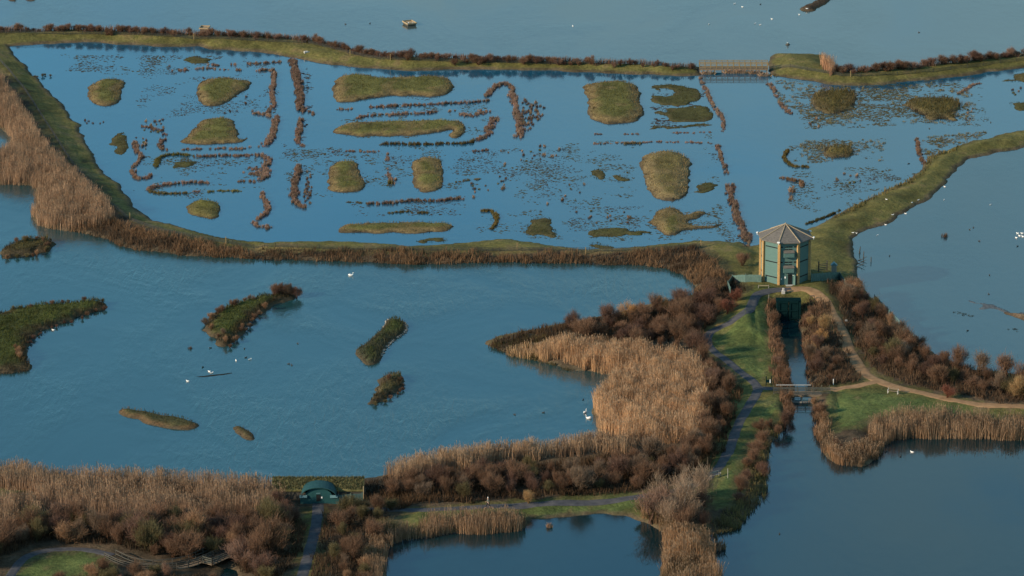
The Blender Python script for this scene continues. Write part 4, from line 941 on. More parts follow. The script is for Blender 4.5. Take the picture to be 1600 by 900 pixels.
for px, py, sc_, k, lab in ((611, 287, 2.2, 2, "fat green tussock between the bell and block islands"), (1237, 300, 1.8, 3, "single round brown tussock left of the eastern marsh"), (1476, 370, 1.6, 1, "dark stump-like tussock alone in the smooth eastern lake"),
        (1123, 858, 2.6, 3, "round tan reed tuft just off the reedy point in the lower lake"), (858, 824, 1.3, 3, "single pale reed tuft standing in the lower pond"), (297, 545, 1.0, 1, "dark tuft off the tip of the crescent island")):
    x, y = at(px, py); o = link("reed_tuft", TUSS[k], None, (x, y, 0)); o.scale = (sc_,) * 3; tag(o, lab, "tussock")
# ruffled weed flecks and pale marsh tufts
def flecks(name, label, polys, dens, tint, thr=.0, rmax=.55, sc=6.0):
    P = np.vstack([pts_in(ats(p), dens) for p in polys])
    edge = np.max([sdf(ats(p), P[:, 0], P[:, 1]) for p in polys], 0)
    k = fbm(P[:, 0], P[:, 1], sc, 131, 4) > thr + rng.normal(0, .1, len(P)) + .55 * (1 - smooth(edge / (7.0 if "marsh" in name else 2.0))); P = P[k]
    n = len(P); a = np.linspace(0, 2 * math.pi, 8)[:-1]
    r = rmax * rng.random(n) ** 2 + .1
    rr = r[:, None] * rng.uniform(.55, 1.3, (n, 7))
    rim = np.stack((P[:, :1] + np.cos(a) * rr * 1.4, P[:, 1:] + np.sin(a) * rr, np.full((n, 7), -.02)), -1)
    top = np.column_stack((P, .05 + r * .10))[:, None]
    v = np.concatenate((rim, top), 1).reshape(-1, 3)
    i = (np.arange(n) * 8)[:, None]
    f = np.concatenate([i + np.array((j, (j + 1) % 7, 7)) for j in range(7)])
    return tag(link(name, np_mesh(name, v, [f], M_PLANT, np.repeat(vary(tint, n, .3), 8, 0), True)), label, kind="stuff")
DK = (.080, .070, .054)
flecks("floating_weed", "dark weed flecks breaking the lagoon surface around the islands", [
    [(210,85),(440,85),(440,180),(380,185),(300,180),(210,200)], [(470,95),(489,98),(488,170),(474,170)], [(270,245),(420,245),(420,285),(270,285)], [(205,290),(330,305),(330,315),(230,312),(200,300)], [(430,220),(560,235),(560,250),(430,250)], [(600,240),(660,240),(640,300),(600,300)], [(700,235),(900,225),(920,300),(800,320),(700,310)],
    [(540,310),(740,308),(740,340),(540,342)], [(730,335),(760,335),(765,365),(735,360)], [(880,320),(1010,320),(1010,360),(880,365)], [(1090,230),(1130,240),(1150,330),(1175,390),(1120,390),(1130,320)], [(80,85),(200,85),(190,115),(100,112)], [(640,140),(740,135),(740,160),(600,160)], [(1280,280),(1400,270),(1420,285),(1330,320),(1260,320)]], 4.0, DK, .10, .26)
flecks("floating_weed", "thick weave of weed flecks right of the thick rush row", [[(470,97),(488,98),(488,172),(474,171)], [(474,185),(482,184),(478,222),(472,220)], [(385,255),(400,258),(405,275),(388,275)], [(1005,135),(1112,140),(1118,200),(1010,203)]], 4.0, (.07, .052, .042), .0, .4)
flecks("drowned_grass", "olive drowned grass showing through the lagoon shallows between the islands", [
    [(500,225),(740,230),(760,300),(700,312),(520,312),(440,300),(440,230)], [(790,225),(1000,215),(1000,310),(900,330),(800,320)], [(870,320),(1120,330),(1130,378),(900,382),(800,372),(730,372),(740,335)], [(1090,190),(1125,215),(1140,300),(1150,380),(1110,370),(1090,260)],
    [(1230,260),(1400,258),(1420,280),(1330,325),(1250,345),(1220,320)], [(205,240),(420,248),(425,300),(230,310)], [(520,160),(770,160),(770,215),(520,220)], [(80,82),(300,85),(250,125),(120,115)], [(1330,130),(1540,118),(1560,200),(1400,200)]], 4.0, (.088, .082, .044), .17, .30, 4.0)
flecks("marsh_grass", "pale green tufts speckling the shallow eastern marsh", [
    [(1203,120),(1300,135),(1400,132),(1500,120),(1540,130),(1510,200),(1410,195),(1340,200),(1260,205),(1240,170),(1212,160)], [(1230,215),(1385,215),(1385,252),(1240,258)], [(1440,215),(1545,205),(1530,222),(1450,255),(1432,255)], [(1270,335),(1340,310),(1440,262),(1430,280),(1340,330)]], 8.0, (.125, .112, .064), -.12, .36, 5.0)
C_ = np.vstack([pts_in(ats(p), 1.0) for p in ([(1205,120),(1290,136),(1350,136),(1350,200),(1250,195),(1215,160)], [(1395,160),(1525,160),(1520,195),(1410,192)], [(1250,220),(1385,218),(1380,252),(1250,256)], [(1350,140),(1500,125),(1520,150),(1400,165)], [(1440,215),(1540,205),(1530,220),(1445,255)])])
C_ = C_[fbm(C_[:, 0], C_[:, 1], 5.0, 141, 4) > -.02]
tufts("marsh_grass", C_, .36, (.175, .150, .085), "straw-green sedge tufts standing in the shallow eastern marsh", None, None, 18, .35, "stuff", .5)

# ------------------------------------------------------------------ built things
M_TEAL = mottled("teal_boards", (.060, .120, .112), (.085, .155, .142), 1.2, 0.7, 0.3, 0.3, (1, 1, 9))
M_TEALD = mottled("dark_teal_boards", (.003, .013, .015), (.006, .021, .022), 1.2, 0.9, 0.3, 0.0, (1, 1, 6))
M_BRICK = mottled("honey_brick", (.24, .135, .052), (.44, .285, .125), 3.5, 0.85, 0.4, 0.2, (1, 1, 2.5))
M_ROOF = mottled("weathered_shingles", (.085, .078, .072), (.155, .14, .122), 2.0, 0.9, 0.6, 0.2, (1, 1, 5))
M_RIDGE = mottled("ridge_capping", (.22, .175, .12), (.31, .25, .17), 2.0, 0.85, 0.2)
M_SLOT = mottled("dark_slot", (.006, .008, .009), (.012, .014, .015), 2.0, 0.8, 0.0)
M_WHITE = mottled("white_paint", (.62, .62, .60), (.78, .78, .76), 2.0, 0.6, 0.1)
M_TIMBER = mottled("weathered_timber", (.22, .165, .10), (.36, .28, .175), 2.0, 0.85, 0.3, 0.2, (1, 6, 6))
M_YTIMBER = mottled("yellowed_timber", (.17, .118, .055), (.27, .195, .095), 2.0, 0.85, 0.3, 0.2, (1, 6, 6))
M_GREYT = mottled("grey_timber", (.16, .15, .13), (.30, .28, .25), 2.0, 0.85, 0.3, 0.2, (6, 1, 6))
M_DARKT = mottled("dark_timber", (.035, .034, .030), (.085, .080, .068), 2.0, 0.85, 0.3, 0.2, (6, 1, 6))
M_DECKD = mottled("worn_deck_boards", (.12, .09, .062), (.19, .145, .10), 2.0, .85, .3, .2, (6, 1, 6))
M_RAILD = mottled("grey_green_rails", (.045, .05, .042), (.085, .085, .072), 2.0, .85, .3)
M_CONC = mottled("pale_concrete", (.30, .29, .27), (.45, .43, .40), 3.0, 0.9, 0.3)
M_SCREEN = mottled("green_screen_boards", (.055, .105, .095), (.115, .175, .155), 2.2, 0.8, 0.3, 0.2, (1.5, 1.5, .4))
M_TURFROOF = mottled("living_turf", (.070, .070, .026), (.175, .150, .065), 1.4, 0.95, 0.8, 0.1)
M_TEALP = mottled("teal_paint", (.009, .050, .054), (.014, .068, .072), 1.5, 0.6, 0.2, 0.3)
M_SKYP = mottled("pale_blue_boards", (.07, .15, .17), (.11, .20, .22), 1.5, 0.6, 0.2)
M_WIRE = mottled("fence_wire", (.03, .03, .028), (.05, .05, .046), 2.0, 0.6, 0.0)

# --- octagonal observation tower
zt = float(zg(*at(1226, 434, 2.8)))
bx, by = at(1226, 434.4, zt)
tower = empty("observation_tower", (bx, by, zt))
tag(tower, "octagonal teal observation tower with honey-coloured corner pillars and a grey pointed roof", "tower")
RW, WH = 4.38, 7.75
def ov(th, r, z): a_ = R(th); return Vector((r * math.sin(a_), -r * math.cos(a_), z))
ANG = [-17 + 45 * k for k in range(8)]
mw = MB(); mp_ = [mw.bm.verts.new(ov(a_, RW, -.6)) for a_ in ANG]; mq = [mw.bm.verts.new(ov(a_, RW, WH)) for a_ in ANG]
for k in range(8): mw.bm.faces.new((mp_[k], mp_[(k + 1) % 8], mq[(k + 1) % 8], mq[k]))
mw.bm.faces.new(mq); mw.bm.faces.new(mp_[::-1])
wall = mw.build("wall", M_TEAL, tower)
for a_ in ANG:
    p = ov(a_, RW + .06, 0)
    MB().box((p.x, p.y, WH / 2 - .35), (.46, .46, WH + .5), R(a_), 0, .03).build("pillar", M_BRICK, tower)
RE, RZ = 5.02, 2.15
mr = MB(); ap = mr.bm.verts.new((0, 0, WH + .12 + RZ)); e1 = [mr.bm.verts.new(ov(a_, RE, WH + .10)) for a_ in ANG]; e0 = [mr.bm.verts.new(ov(a_, RE, WH - .06)) for a_ in ANG]
for k in range(8):
    j = (k + 1) % 8
    mr.bm.faces.new((e1[k], e1[j], ap)); mr.bm.faces.new((e0[k], e0[j], e1[j], e1[k]))
mr.bm.faces.new(e0[::-1])
roof = mr.build("roof", M_ROOF, tower)
for a_ in ANG:
    m_ = MB(); m_.tube([ov(a_, RE + .02, WH + .13), ov(a_, .05, WH + .15 + RZ)], [.10, .10], 6); m_.build("ridge_cap", M_RIDGE, roof)
MB().tube([(0, 0, WH + RZ + .1), (0, 0, WH + RZ + .38)], [.22, .05], 8).build("finial", M_RIDGE, roof)
FD = RW * math.cos(R(22.5))
def face_frame(mid):            # a point on the wall face whose outward normal points along mid: (across, up, out)
    a_ = R(mid); n_ = Vector((math.sin(a_), -math.cos(a_), 0)); u_ = Vector((math.cos(a_), math.sin(a_), 0))
    return lambda x, z, o=0.0: n_ * (FD + o) + u_ * x + Vector((0, 0, z)), a_
for mid in (-39.5, 50.5, -84.5, 95.5):
    P_, rz_ = face_frame(mid)
    for z in (6.7, 4.0, 1.25):
        MB().box(P_(0, z, .0), (2.55, .09, .18), rz_).build("ventilation_slot", M_SLOT, tower)
P_, rz_ = face_frame(5.5)
for z0 in (6.95, 4.15):
    for x, w_ in ((-1.28, .45), (-.40, .62), (.30, .62), (1.18, .50)):
        MB().box(P_(x, z0, 0), (w_, .09, .20), rz_).build("viewing_slot", M_SLOT, tower)
    for x in (-.40, .30):
        MB().box(P_(x, z0 - .45, 0), (.60, .09, .17), rz_).build("viewing_slot", M_SLOT, tower)
    z1 = z0 - .72
    a0, a1, b0, b1 = P_(-.92, z1, .02), P_(-.92, z1 - .25, .62), P_(-.92, z1 - 1.05, .62), P_(-.92, z1 - 1.2, .02)
    hb = MB().prism([a0, a1, b0, b1], P_(1, 0) - P_(-.84, 0)).build("bay_hatch", M_TEAL, tower)
    s_ = P_(-.96, z1 + .03, .0); MB().prism([s_, P_(-.96, z1 - .24, .70), P_(-.96, z1 - .17, .70), P_(-.96, z1 + .10, .0)], P_(1.0, 0) - P_(-.92, 0)).build("hood", M_ROOF, hb)
door = MB().box(P_(.30, .95, 0), (.72, .07, 1.95), rz_).build("doorway", M_SLOT, tower)
MB().box(P_(1.05, .95, .33), (.08, .70, 1.9), rz_ + R(18)).build("door_leaf", M_TEAL, tower)
MB().box(P_(.30, 2.02, .10), (1.0, .26, .07), rz_).build("canopy", M_GREYT, tower)
MB().box(P_(.35, -.03, .55), (1.7, .95, .12), rz_).build("step", M_CONC, tower)
MB().box(P_(-.55, 1.35, .03), (.26, .05, .34), rz_).build("notice", M_WHITE, tower)
MB().box(P_(-1.25, 1.1, .03), (.16, .05, .22), rz_).build("notice", M_WHITE, tower)
MB().box(P_(.45, 2.55, .08), (.28, .16, .13), rz_).build("lamp", M_WHITE, tower)
MB().box(P_(.85, 1.72, .08), (.13, .12, .12), rz_).build("lamp", M_WHITE, tower)
for a_ in (-17, 73, -107, 118):
    p = ov(a_, RE + .12, WH + .15)
    MB().box(p + Vector((0, 0, .12)), (.48, .30, .16), R(a_), R(14)).tube([p + Vector((0, 0, -.35)), p + Vector((0, 0, .08))], .04, 6).build("floodlight", M_WHITE, tower)

# --- screen fences of upright boards
def screen(name, label, pts, h, mat=M_SCREEN, cat="fence", bw=.16, gapb=.02, z=None):
    P2 = [atg(*p) for p in pts]
    o = empty(name, tuple(P2[0])); tag(o, label, cat)
    pan = MB(); L0 = Vector(P2[0])
    for A, B in zip(P2[:-1], P2[1:]):
        d = B[:2] - A[:2]; L = float(np.hypot(*d)); n = max(1, int(L / (bw + gapb))); rz2 = math.atan2(d[1], d[0])
        for k in range(n):
            q = A[:2] + d * (k + .5) / n; zz = float(zg(*q))
            pan.box(Vector((q[0], q[1], zz + h / 2 - .05 + random.uniform(-.02, .02))) - L0, (L / n - gapb, .03, h + .1), rz2)
        for zz in (.35, h - .3):
            n_ = Vector((-d[1], d[0], 0)) / L * .05
            pan.bar(Vector((A[0], A[1], float(zg(*A[:2])) + zz)) - L0 + n_, Vector((B[0], B[1], float(zg(*B[:2])) + zz)) - L0 + n_, .05, .09)
    pan.build("board_panel", mat, o)
    for A in P2:
        MB().box(Vector(A) - L0 + Vector((0, 0, h / 2)), (.13, .13, h + .35)).build("post", mat, o)
    return o
screen("screen_fence", "grey-green boarded screen fence on the western side of the tower, bent towards the path", [(1189, 441), (1165, 441), (1144, 442), (1137, 452), (1141, 461)], 1.35)
screen("screen_fence", "green boarded screen fence east of the tower, ending at a tall pale post", [(1268, 440), (1285, 439), (1303, 437), (1312, 438), (1327, 461)], 1.4)
o = tag(MB().box((0, 0, 1.1), (.14, .14, 2.4)).build("gate_post", M_GREYT, None, tuple(atg(1328, 463))), "tall pale post closing the eastern screen fence", "post")
screen("screen_fence", "blue-grey boarded screen running along the water's edge behind the long hedge", [(1366, 474), (1386, 493), (1408, 516), (1436, 545)], 1.5, M_SKYP)
# dark field gate behind the eastern fence
A = atg(1279, 425); B = atg(1292, 423)
g_ = empty("field_gate", tuple(A)); tag(g_, "dark timber field gate standing on the grass behind the eastern screen fence", "gate")
d_ = Vector(B) - Vector(A)
for q in (Vector(), d_): MB().box(q + Vector((0, 0, .9)), (.2, .2, 2.0)).build("gate_post", M_DARKT, g_)
rails = MB()
for zz in (.35, .7, 1.05, 1.35): rails.bar(Vector((0, 0, zz)), d_ + Vector((0, 0, zz)), .07, .11)
rails.build("rails", M_DARKT, g_)
# little grey box cabinet with a pitched top by the fence
x, y, z = atg(1303, 427)
c_ = empty("kiosk_hut", (x, y, z)); tag(c_, "small grey hut with a pitched top peeping over the eastern screen fence", "hut")
MB().box((0, 0, .8), (.9, .8, 1.6)).build("wall", M_GREYT, c_)
MB().prism([(-.6, -.5, 1.58), (.6, -.5, 1.58), (0, -.5, 2.1)], (0, 1.0, 0)).build("roof", M_SKYP, c_)

# --- lock gate at the head of the channel
gx0, gy0 = at(1216.5, 500, 0); gx1, gy1 = at(1247.5, 500, 0)
lg = empty("lock_gate", ((gx0 + gx1) / 2, gy0, 0)); tag(lg, "tall dark green lock gate of two leaves closing the head of the channel", "lock gate")
wd = (gx1 - gx0)
for s_ in (-1, 1):
    leaf = MB().box((s_ * wd * .25, 0, 1.55), (wd * .5 - .05, .18, 3.9)).build("gate_leaf", M_TEALD, lg)
    fr = MB()
    for zz in (.35, 1.75, 3.2): fr.box((s_ * wd * .25, -.16, zz), (wd * .5 - .2, .14, .2))
    for xx in (.08, .46): fr.box((s_ * wd * xx, -.14, 1.6), (.16, .12, 3.6))
    fr.build("gate_frame", M_TEALD, leaf)
for s_ in (-1, 1): MB().box((s_ * (wd / 2 + .2), .5, 1.4), (.36, 1.4, 3.7)).build("side_wall", M_TEALD, lg)
MB().box((0, 1.05, 3.35), (wd + .9, 1.9, .3)).build("coping", M_TEALD, lg)

# --- bridges
def railing(mb, A, B, n, h, rails_, pw=.10, rw=.06, rh=.12):
    A, B = Vector(A), Vector(B)
    for k in range(n + 1):
        p = A.lerp(B, k / n); mb.box(p + Vector((0, 0, h / 2)), (pw, pw, h))
    for zz in rails_: mb.bar(A + Vector((0, 0, zz)), B + Vector((0, 0, zz)), rw, rh)
    return mb
A = at(1093, 107.0, .95); B = at(1200, 107.0, .95); L = B[0] - A[0]
br = empty("timber_bridge", ((A[0] + B[0]) / 2, A[1], .95)); tag(br, "long yellow timber footbridge on piles across the gap in the far dyke", "bridge")
MB().box((0, 1.1, -.10), (L, 2.2, .14)).box((0, .03, -.26), (L, .16, .26)).box((0, 2.17, -.26), (L, .16, .26)).build("deck", M_DECKD, br)
for yy in (0.0, 2.2):
    railing(MB(), (-L / 2, yy, -.02), (L / 2, yy, -.02), 12, 1.25, (.28, .55, .82, 1.06), .12, .05, .085).bar((-L / 2, yy, 1.24), (L / 2, yy, 1.24), .16, .07).build("railing", M_YTIMBER, br)
for k in range(10):
    MB().box((-L / 2 + .15 + (L - .3) * k / 9, .12, -1.3), (.22, .22, 2.1)).box((-L / 2 + .15 + (L - .3) * k / 9, 2.1, -1.3), (.22, .22, 2.1)).build("pile", M_GREYT, br)
for px, py, w_ in ((1105, 116, 1.6), (1143, 114.5, 2.2), (1158, 114.5, 1.8), (1180, 115.5, 1.6), (1194, 119, 1.5)):
    x, y = at(px, py); o = link("sedge_clump", TUSS[3], None, (x, y, 0)); o.scale = (2.6 * w_, 2.0, 1.4); tag(o, "rusty sedge clump in the shallows under the timber bridge", "sedge clump", "sedge clumps under the timber bridge")
A = Vector((*at(1209, 617, 1.0), 1.0)); B = Vector((*at(1297, 617, 1.0), 1.0)); L = B.x - A.x
fb = empty("footbridge", ((A.x + B.x) / 2, A.y, 1.0)); tag(fb, "grey timber footbridge with white-capped rails over the lock channel", "bridge")
MB().box((0, .9, -.06), (L, 1.9, .12)).box((0, .05, -.26), (L, .18, .28)).box((0, 1.75, -.26), (L, .18, .28)).build("deck", M_DECKD, fb)
for yy in (0.0, 1.8):
    rl = railing(MB(), (-L / 2, yy, 0), (L / 2, yy, 0), 7, 1.1, (.35, .70), .10, .05, .10).build("railing", M_RAILD, fb)
    MB().box((-L * .14 if yy else 0, yy, 1.13), (L * (.62 if yy else 1.0), .16, .07)).build("handrail", M_CONC if yy else M_RAILD, rl)
for xx in (-2.3, 0.0, 2.3):
    for yy in (.15, 1.65): MB().box((xx, yy, -.8), (.2, .2, 1.5)).build("pile", M_DARKT, fb)
x0, y0 = at(1230, 629); x1, _ = at(1276, 629)  # added rails and float imitate the footbridge railing mirrored in the water
bm_ = empty("railing_reflection", ((x0 + x1) / 2, y0, 0)); tag(bm_, "blue-grey railing boom floating just below the footbridge", "reflection")
MB().box((0, 0, .08), (x1 - x0, .3, .24)).build("float", M_GREYT, bm_)
railing(MB(), (-(x1 - x0) / 2, 0, .1), ((x1 - x0) / 2, 0, .1), 8, .62, (.30, .58), .06, .04, .06).build("railing", M_SKYP, bm_)

# --- boardwalk in the corner
def boardwalk():
    line = rounded(np.array([atg(*p)[:2] for p in [(172, 870), (200, 884), (240, 889), (290, 885), (325, 873), (352, 860), (372, 851)]]), 2, False)
    s = np.concatenate(([0], np.cumsum(np.linalg.norm(np.diff(line, axis=0), axis=1)))); n = int(s[-1] / .8)
    q = np.linspace(0, s[-1], n); x, y = np.interp(q, s, line[:, 0]), np.interp(q, s, line[:, 1])
    z0 = 1.05; o = empty("boardwalk", (x[0], y[0], z0)); tag(o, "curving timber boardwalk with dark post-and-rail sides over the corner pond", "boardwalk")
    tx, ty = np.gradient(x), np.gradient(y); l = np.hypot(tx, ty); nx_, ny_ = -ty / l, tx / l
    if ny_.mean() < 0: nx_, ny_ = -nx_, -ny_
    p0 = Vector((x[0], y[0], 0)); Wd = 1.0
    dk = MB()
    for k in range(n - 1):
        m = Vector(((x[k] + x[k + 1]) / 2, (y[k] + y[k + 1]) / 2, 0)) - p0
        dk.box(m, (math.hypot(x[k + 1] - x[k], y[k + 1] - y[k]) + .12, 2 * Wd + .1, .10), math.atan2(y[k + 1] - y[k], x[k + 1] - x[k]))
    dk.build("deck", M_DECKD, o)
    for sgn, mat in ((1, M_DARKT), (-1, M_DARKT)):
        rl = MB()
        pts = [Vector((x[k] + sgn * nx_[k] * Wd, y[k] + sgn * ny_[k] * Wd, 0)) - p0 for k in range(n)]
        for k in range(0, n, 2): rl.box(pts[k] + Vector((0, 0, .45)), (.12, .12, 1.25))
        for zz in ((.42, 1.0) if sgn > 0 else (.38, .70, 1.02)):
            for a_, b_ in zip(pts[:-1], pts[1:]): rl.bar(a_ + Vector((0, 0, zz)), b_ + Vector((0, 0, zz)), .06, .13)
        rl.build("railing", mat, o)
    k0, k1 = int(n * .62), int(n * .84)
    mid = Vector((x[(k0 + k1) // 2], y[(k0 + k1) // 2], 0)) - p0; n_ = Vector((nx_[k0], ny_[k0], 0)); t_ = Vector((tx[k0], ty[k0], 0)).normalized()
    vp = MB(); a0 = math.atan2(t_.y, t_.x); c_ = mid - n_ * (Wd + 1.0)
    vp.box(c_ + Vector((0, 0, .02)), (5.2, 1.9, .10), a0).build("viewing_platform", M_DECKD, o)
    rl = MB(); e = c_ - n_ * .95
    railing(rl, e - t_ * 2.6, e + t_ * 2.6, 4, 1.1, (.35, .68, 1.0), .12, .06, .13)
    railing(rl, e - t_ * 2.6, e - t_ * 2.6 + n_ * 1.9, 1, 1.1, (.35, .68, 1.0), .12, .06, .13)
    rl.build("platform_railing", M_RAILD, o)
    for k in range(0, n, 3):
        for sgn in (-1, 1): MB().box(Vector((x[k] + sgn * nx_[k] * .8, y[k] + sgn * ny_[k] * .8, -.8)) - p0, (.16, .16, 1.6)).build("pile", M_DARKT, o)
boardwalk()

# --- turf-roofed bird hide with an arched green front
x, y, z = atg(498, 787)
hd = empty("bird_hide", (x, y, z)); tag(hd, "long turf-roofed bird hide with an arched teal front at the head of the dark path", "hide")
def arch(wd_, h0, rise, y_, n=14):
    return [(-wd_ / 2, y_, -.1), (wd_ / 2, y_, -.1), (wd_ / 2, y_, h0)] + [(wd_ / 2 * math.cos(math.pi * k / n), y_, h0 + rise * math.sin(math.pi * k / n)) for k in range(1, n)] + [(-wd_ / 2, y_, h0)]
MB().prism(arch(4.2, 1.15, 1.35, 0), (0, 3.0, 0)).build("front_wall", M_TEALP, hd)
rf = MB()
n = 16; P0 = [Vector((2.7 * math.cos(math.pi * k / n), -.35, 1.22 + 1.42 * math.sin(math.pi * k / n))) for k in range(n + 1)]
for a_, b_ in zip(P0[:-1], P0[1:]):
    rf.prism([a_, b_, b_ + Vector((0, 0, .12)), a_ + Vector((0, 0, .12))], (0, 3.4, 0))
rf.build("arched_roof", mottled("teal_roof_sheet", (.010, .044, .047), (.018, .064, .066), 1.5, .7, .2), hd)
dr = MB().box((-.05, -.02, .95), (.62, .10, 1.05)).build("doorway", M_SLOT, hd)
MB().box((-.05, -.06, 1.72), (.66, .1, .10)).build("lintel", M_SKYP, hd)
MB().box((.48, -.05, 1.02), (.20, .06, .26)).build("notice", M_WHITE, hd)
for s_ in (-1, 1): MB().box((s_ * 2.35, -.15, 1.22), (1.15, .22, .42), 0, R(-20)).build("side_board", M_SKYP, hd)
MB().box((2.6, -.05, .5), (1.1, .12, 1.25)).build("side_wall", M_TEALP, hd); MB().box((-2.45, .0, .5), (.8, .12, 1.25)).build("side_wall", M_TEALP, hd)
x0 = at(428, 775, 1)[0] - x; x1 = at(567, 775, 1)[0] - x
b_ = MB().box(((x0 + x1) / 2, 4.0, .75), (x1 - x0, 3.8, 1.7)).build("long_wall", M_DARKT, hd)
MB().prism([(x0 - .25, 1.85, 1.55), (x0 - .25, 4.2, 2.75), (x0 - .25, 6.3, 1.75), (x0 - .25, 6.3, 1.55), (x0 - .25, 4.2, 2.50), (x0 - .25, 1.85, 1.33)], (x1 - x0 + .5, 0, 0)).build("turf_roof", M_TURFROOF, hd)
ng = 3500
gxp = rng.uniform(x0 - .2, x1 + .2, ng); gyp = rng.uniform(1.9, 6.2, ng); gzp = np.where(gyp < 4.2, 1.55 + (gyp - 1.85) / 2.35 * 1.2, 2.75 - (gyp - 4.2) / 2.1)
v, f, c = blades(np.column_stack((gxp, gyp, gzp)), rng.uniform(.1, .45, ng), np.full(ng, .10), vary((.115, .108, .055), ng, .5), .5)
tag(link("roof_grass", np_mesh("roof_grass", v, [f], M_PLANT, c), hd), kind="stuff")
MB().box((x1 + .15, 1.9, .9), (.12, .12, 2.6)).build("roof_post", M_TIMBER, hd)
screen("screen_fence", "low slate-green boarded fence running right from the arched hide front", [(529, 786), (548, 784), (566, 783)], 1.25)

# --- benches, posts, signs
def bench(name, label, px, py, rz_, ln=1.6, mat=M_GREYT, leg=M_WHITE, back=True):
    o = empty(name, tuple(atg(px, py)), rz_); tag(o, label, "bench")
    MB().box((0, -.10, .45), (ln, .14, .05)).box((0, .08, .45), (ln, .14, .05)).build("seat", mat, o)
    if back: MB().box((0, .24, .70), (ln, .05, .13)).box((0, .27, .88), (ln, .05, .13)).build("backrest", mat, o)
    for s_ in (-1, 1): MB().box((s_ * ln / 2, -.14, .30), (.09, .09, .60)).box((s_ * ln / 2, .26 if back else .14, .42 if back else .2), (.09, .09, .85 if back else .4)).box((s_ * ln / 2, .05, .60 if back else .40), (.10, .5 if back else .3, .06)).build("leg", leg, o)
    return o
bench("park_bench", "bench with white end frames on the lawn edge of the sandy path", 1395, 615, R(-22) + math.pi * 0, 1.7, M_DECKD, M_CONC)
bench("park_bench", "weathered grey bench on the lawn where the tarmac path dips under the copse", 1118, 746, R(40), 1.9, M_GREYT, M_GREYT)
bench("park_bench", "low pale bench on the grass before the western side of the tower", 1193, 450, R(0), 1.8, M_TIMBER, M_GREYT, False)
x, y, z = atg(1224, 457)
o = empty("concrete_marker", (x, y, z)); tag(o, "squat pale concrete marker block between the tower door and the lock", "marker")
MB().box((0, 0, .28), (.62, .5, .6), 0, 0, .04).build("base", M_CONC, o); MB().box((0, 0, .78), (.40, .34, .5), 0, 0, .05).build("cap", M_CONC, o)
def post(px, py, h, label, mat=M_TIMBER, w=.12, group=None, name="marker_post", cat="post"):
    x_, y_, z_ = atg(px, py)
    return tag(MB().box((0, 0, h / 2 - .1), (w, w, h + .2), 0, 0, .01).build(name, mat, None, (x_, y_, z_)), label, cat, group)
FPG = "pale timber posts along the dykes"
for px, py, where in ((203, 343, "where the reedbed meets the south-west bend of the dyke"), (353, 381, "on the near dyke below the small rounded island"), (479, 66, "at the kink of the far dyke"), (547, 87, "on the far dyke above the dog-bone island's west end"), (610, 95, "on the far dyke above the dog-bone island's middle"),
        (1329, 120, "on the eastern far dyke next to its lowest bend"), (1095, 386, "where the near dyke swings towards the tower"), (808, 390, "on the near dyke below the broken weed patches"), (915, 396, "on the near dyke under the dark weed patch"), (303, 60, "on the western far dyke by the moored raft"), (23, 50, "near the far dyke's western corner")):
    post(px, py, 1.35, "thin pale timber post standing " + where, M_YTIMBER, .16, FPG, "fence_post", "post")
post(1137, 747, 1.6, "slim pale pole on the lawn beside the lower bend of the tarmac path", M_CONC, .07, None, "white_pole", "pole")
post(1302, 601, 1.0, "short white marker post at the eastern end of the footbridge", M_WHITE, .11)
x, y, z = atg(1201, 602)
o = empty("lifebuoy_stand", (x, y, z)); tag(o, "dark green twin-post lifebuoy stand with a white label at the western end of the footbridge", "stand")
for s_ in (-.42, .42): MB().box((s_, 0, .75), (.15, .12, 1.7)).build("post", M_TEALD, o)
MB().box((0, -.06, .75), (.75, .06, .5)).build("board", M_TEALD, o); MB().box((.22, -.11, .75), (.16, .04, .6)).build("label_plate", M_WHITE, o)
x, y, z = atg(1269, 470)
o = empty("information_board", (x, y, z)); tag(o, "small dark two-legged information board on the grass above the lock", "sign")
for s_ in (-.38, .38): MB().box((s_, 0, .45), (.08, .08, .95)).build("leg", M_DARKT, o)
MB().box((0, -.05, .92), (.86, .10, .16)).build("panel", M_DARKT, o)
x, y, z = atg(1322, 507)
o = empty("waymark_sign", (x, y, z)); tag(o, "small cream waymark sign under the hedge beside the sandy path", "sign")
MB().box((0, .04, .45), (.10, .06, 1.0)).build("post", M_DARKT, o); MB().box((0, -.02, .72), (.42, .05, .34), R(15), R(-15)).build("panel", M_CONC, o)
post(1201, 469, 1.1, "thin grey stake on the lawn above the channel's western bank", M_GREYT, .08, None, "stake", "stake")
# two leaning timbers and stumps in the water
for k, (px, py, h) in enumerate(((1361, 409, .9), (1349, 402, 1.1), (1343, 392, .8), (1342, 396, 1.2))):
    x, y = at(px, py)
    tag(MB().tube([(0, 0, -.3), (.08 * k, .1, h)], [.10, .07], 7).build("water_stump", M_DARKT, None, (x, y, 0)), "dark old stump standing in the smooth lake below the grass bank", "stump", "stumps by the grass bank")
for px, py, rz_ in ((1347, 412, .5), (1345, 417, -.3), (1348, 407, .2)):
    x, y = at(px, py)
    tag(MB().tube([(-.9, 0, 0), (0, .1, .25), (.8, .2, .7)], [.08, .07, .03], 6).tube([(0, .1, .25), (.3, -.3, .8)], [.04, .02], 5).build("fallen_branch", M_DARKT, None, (x, y, 0)), "dark fallen branch lying in the water's edge by the stumps", "branch", "branches by the grass bank")

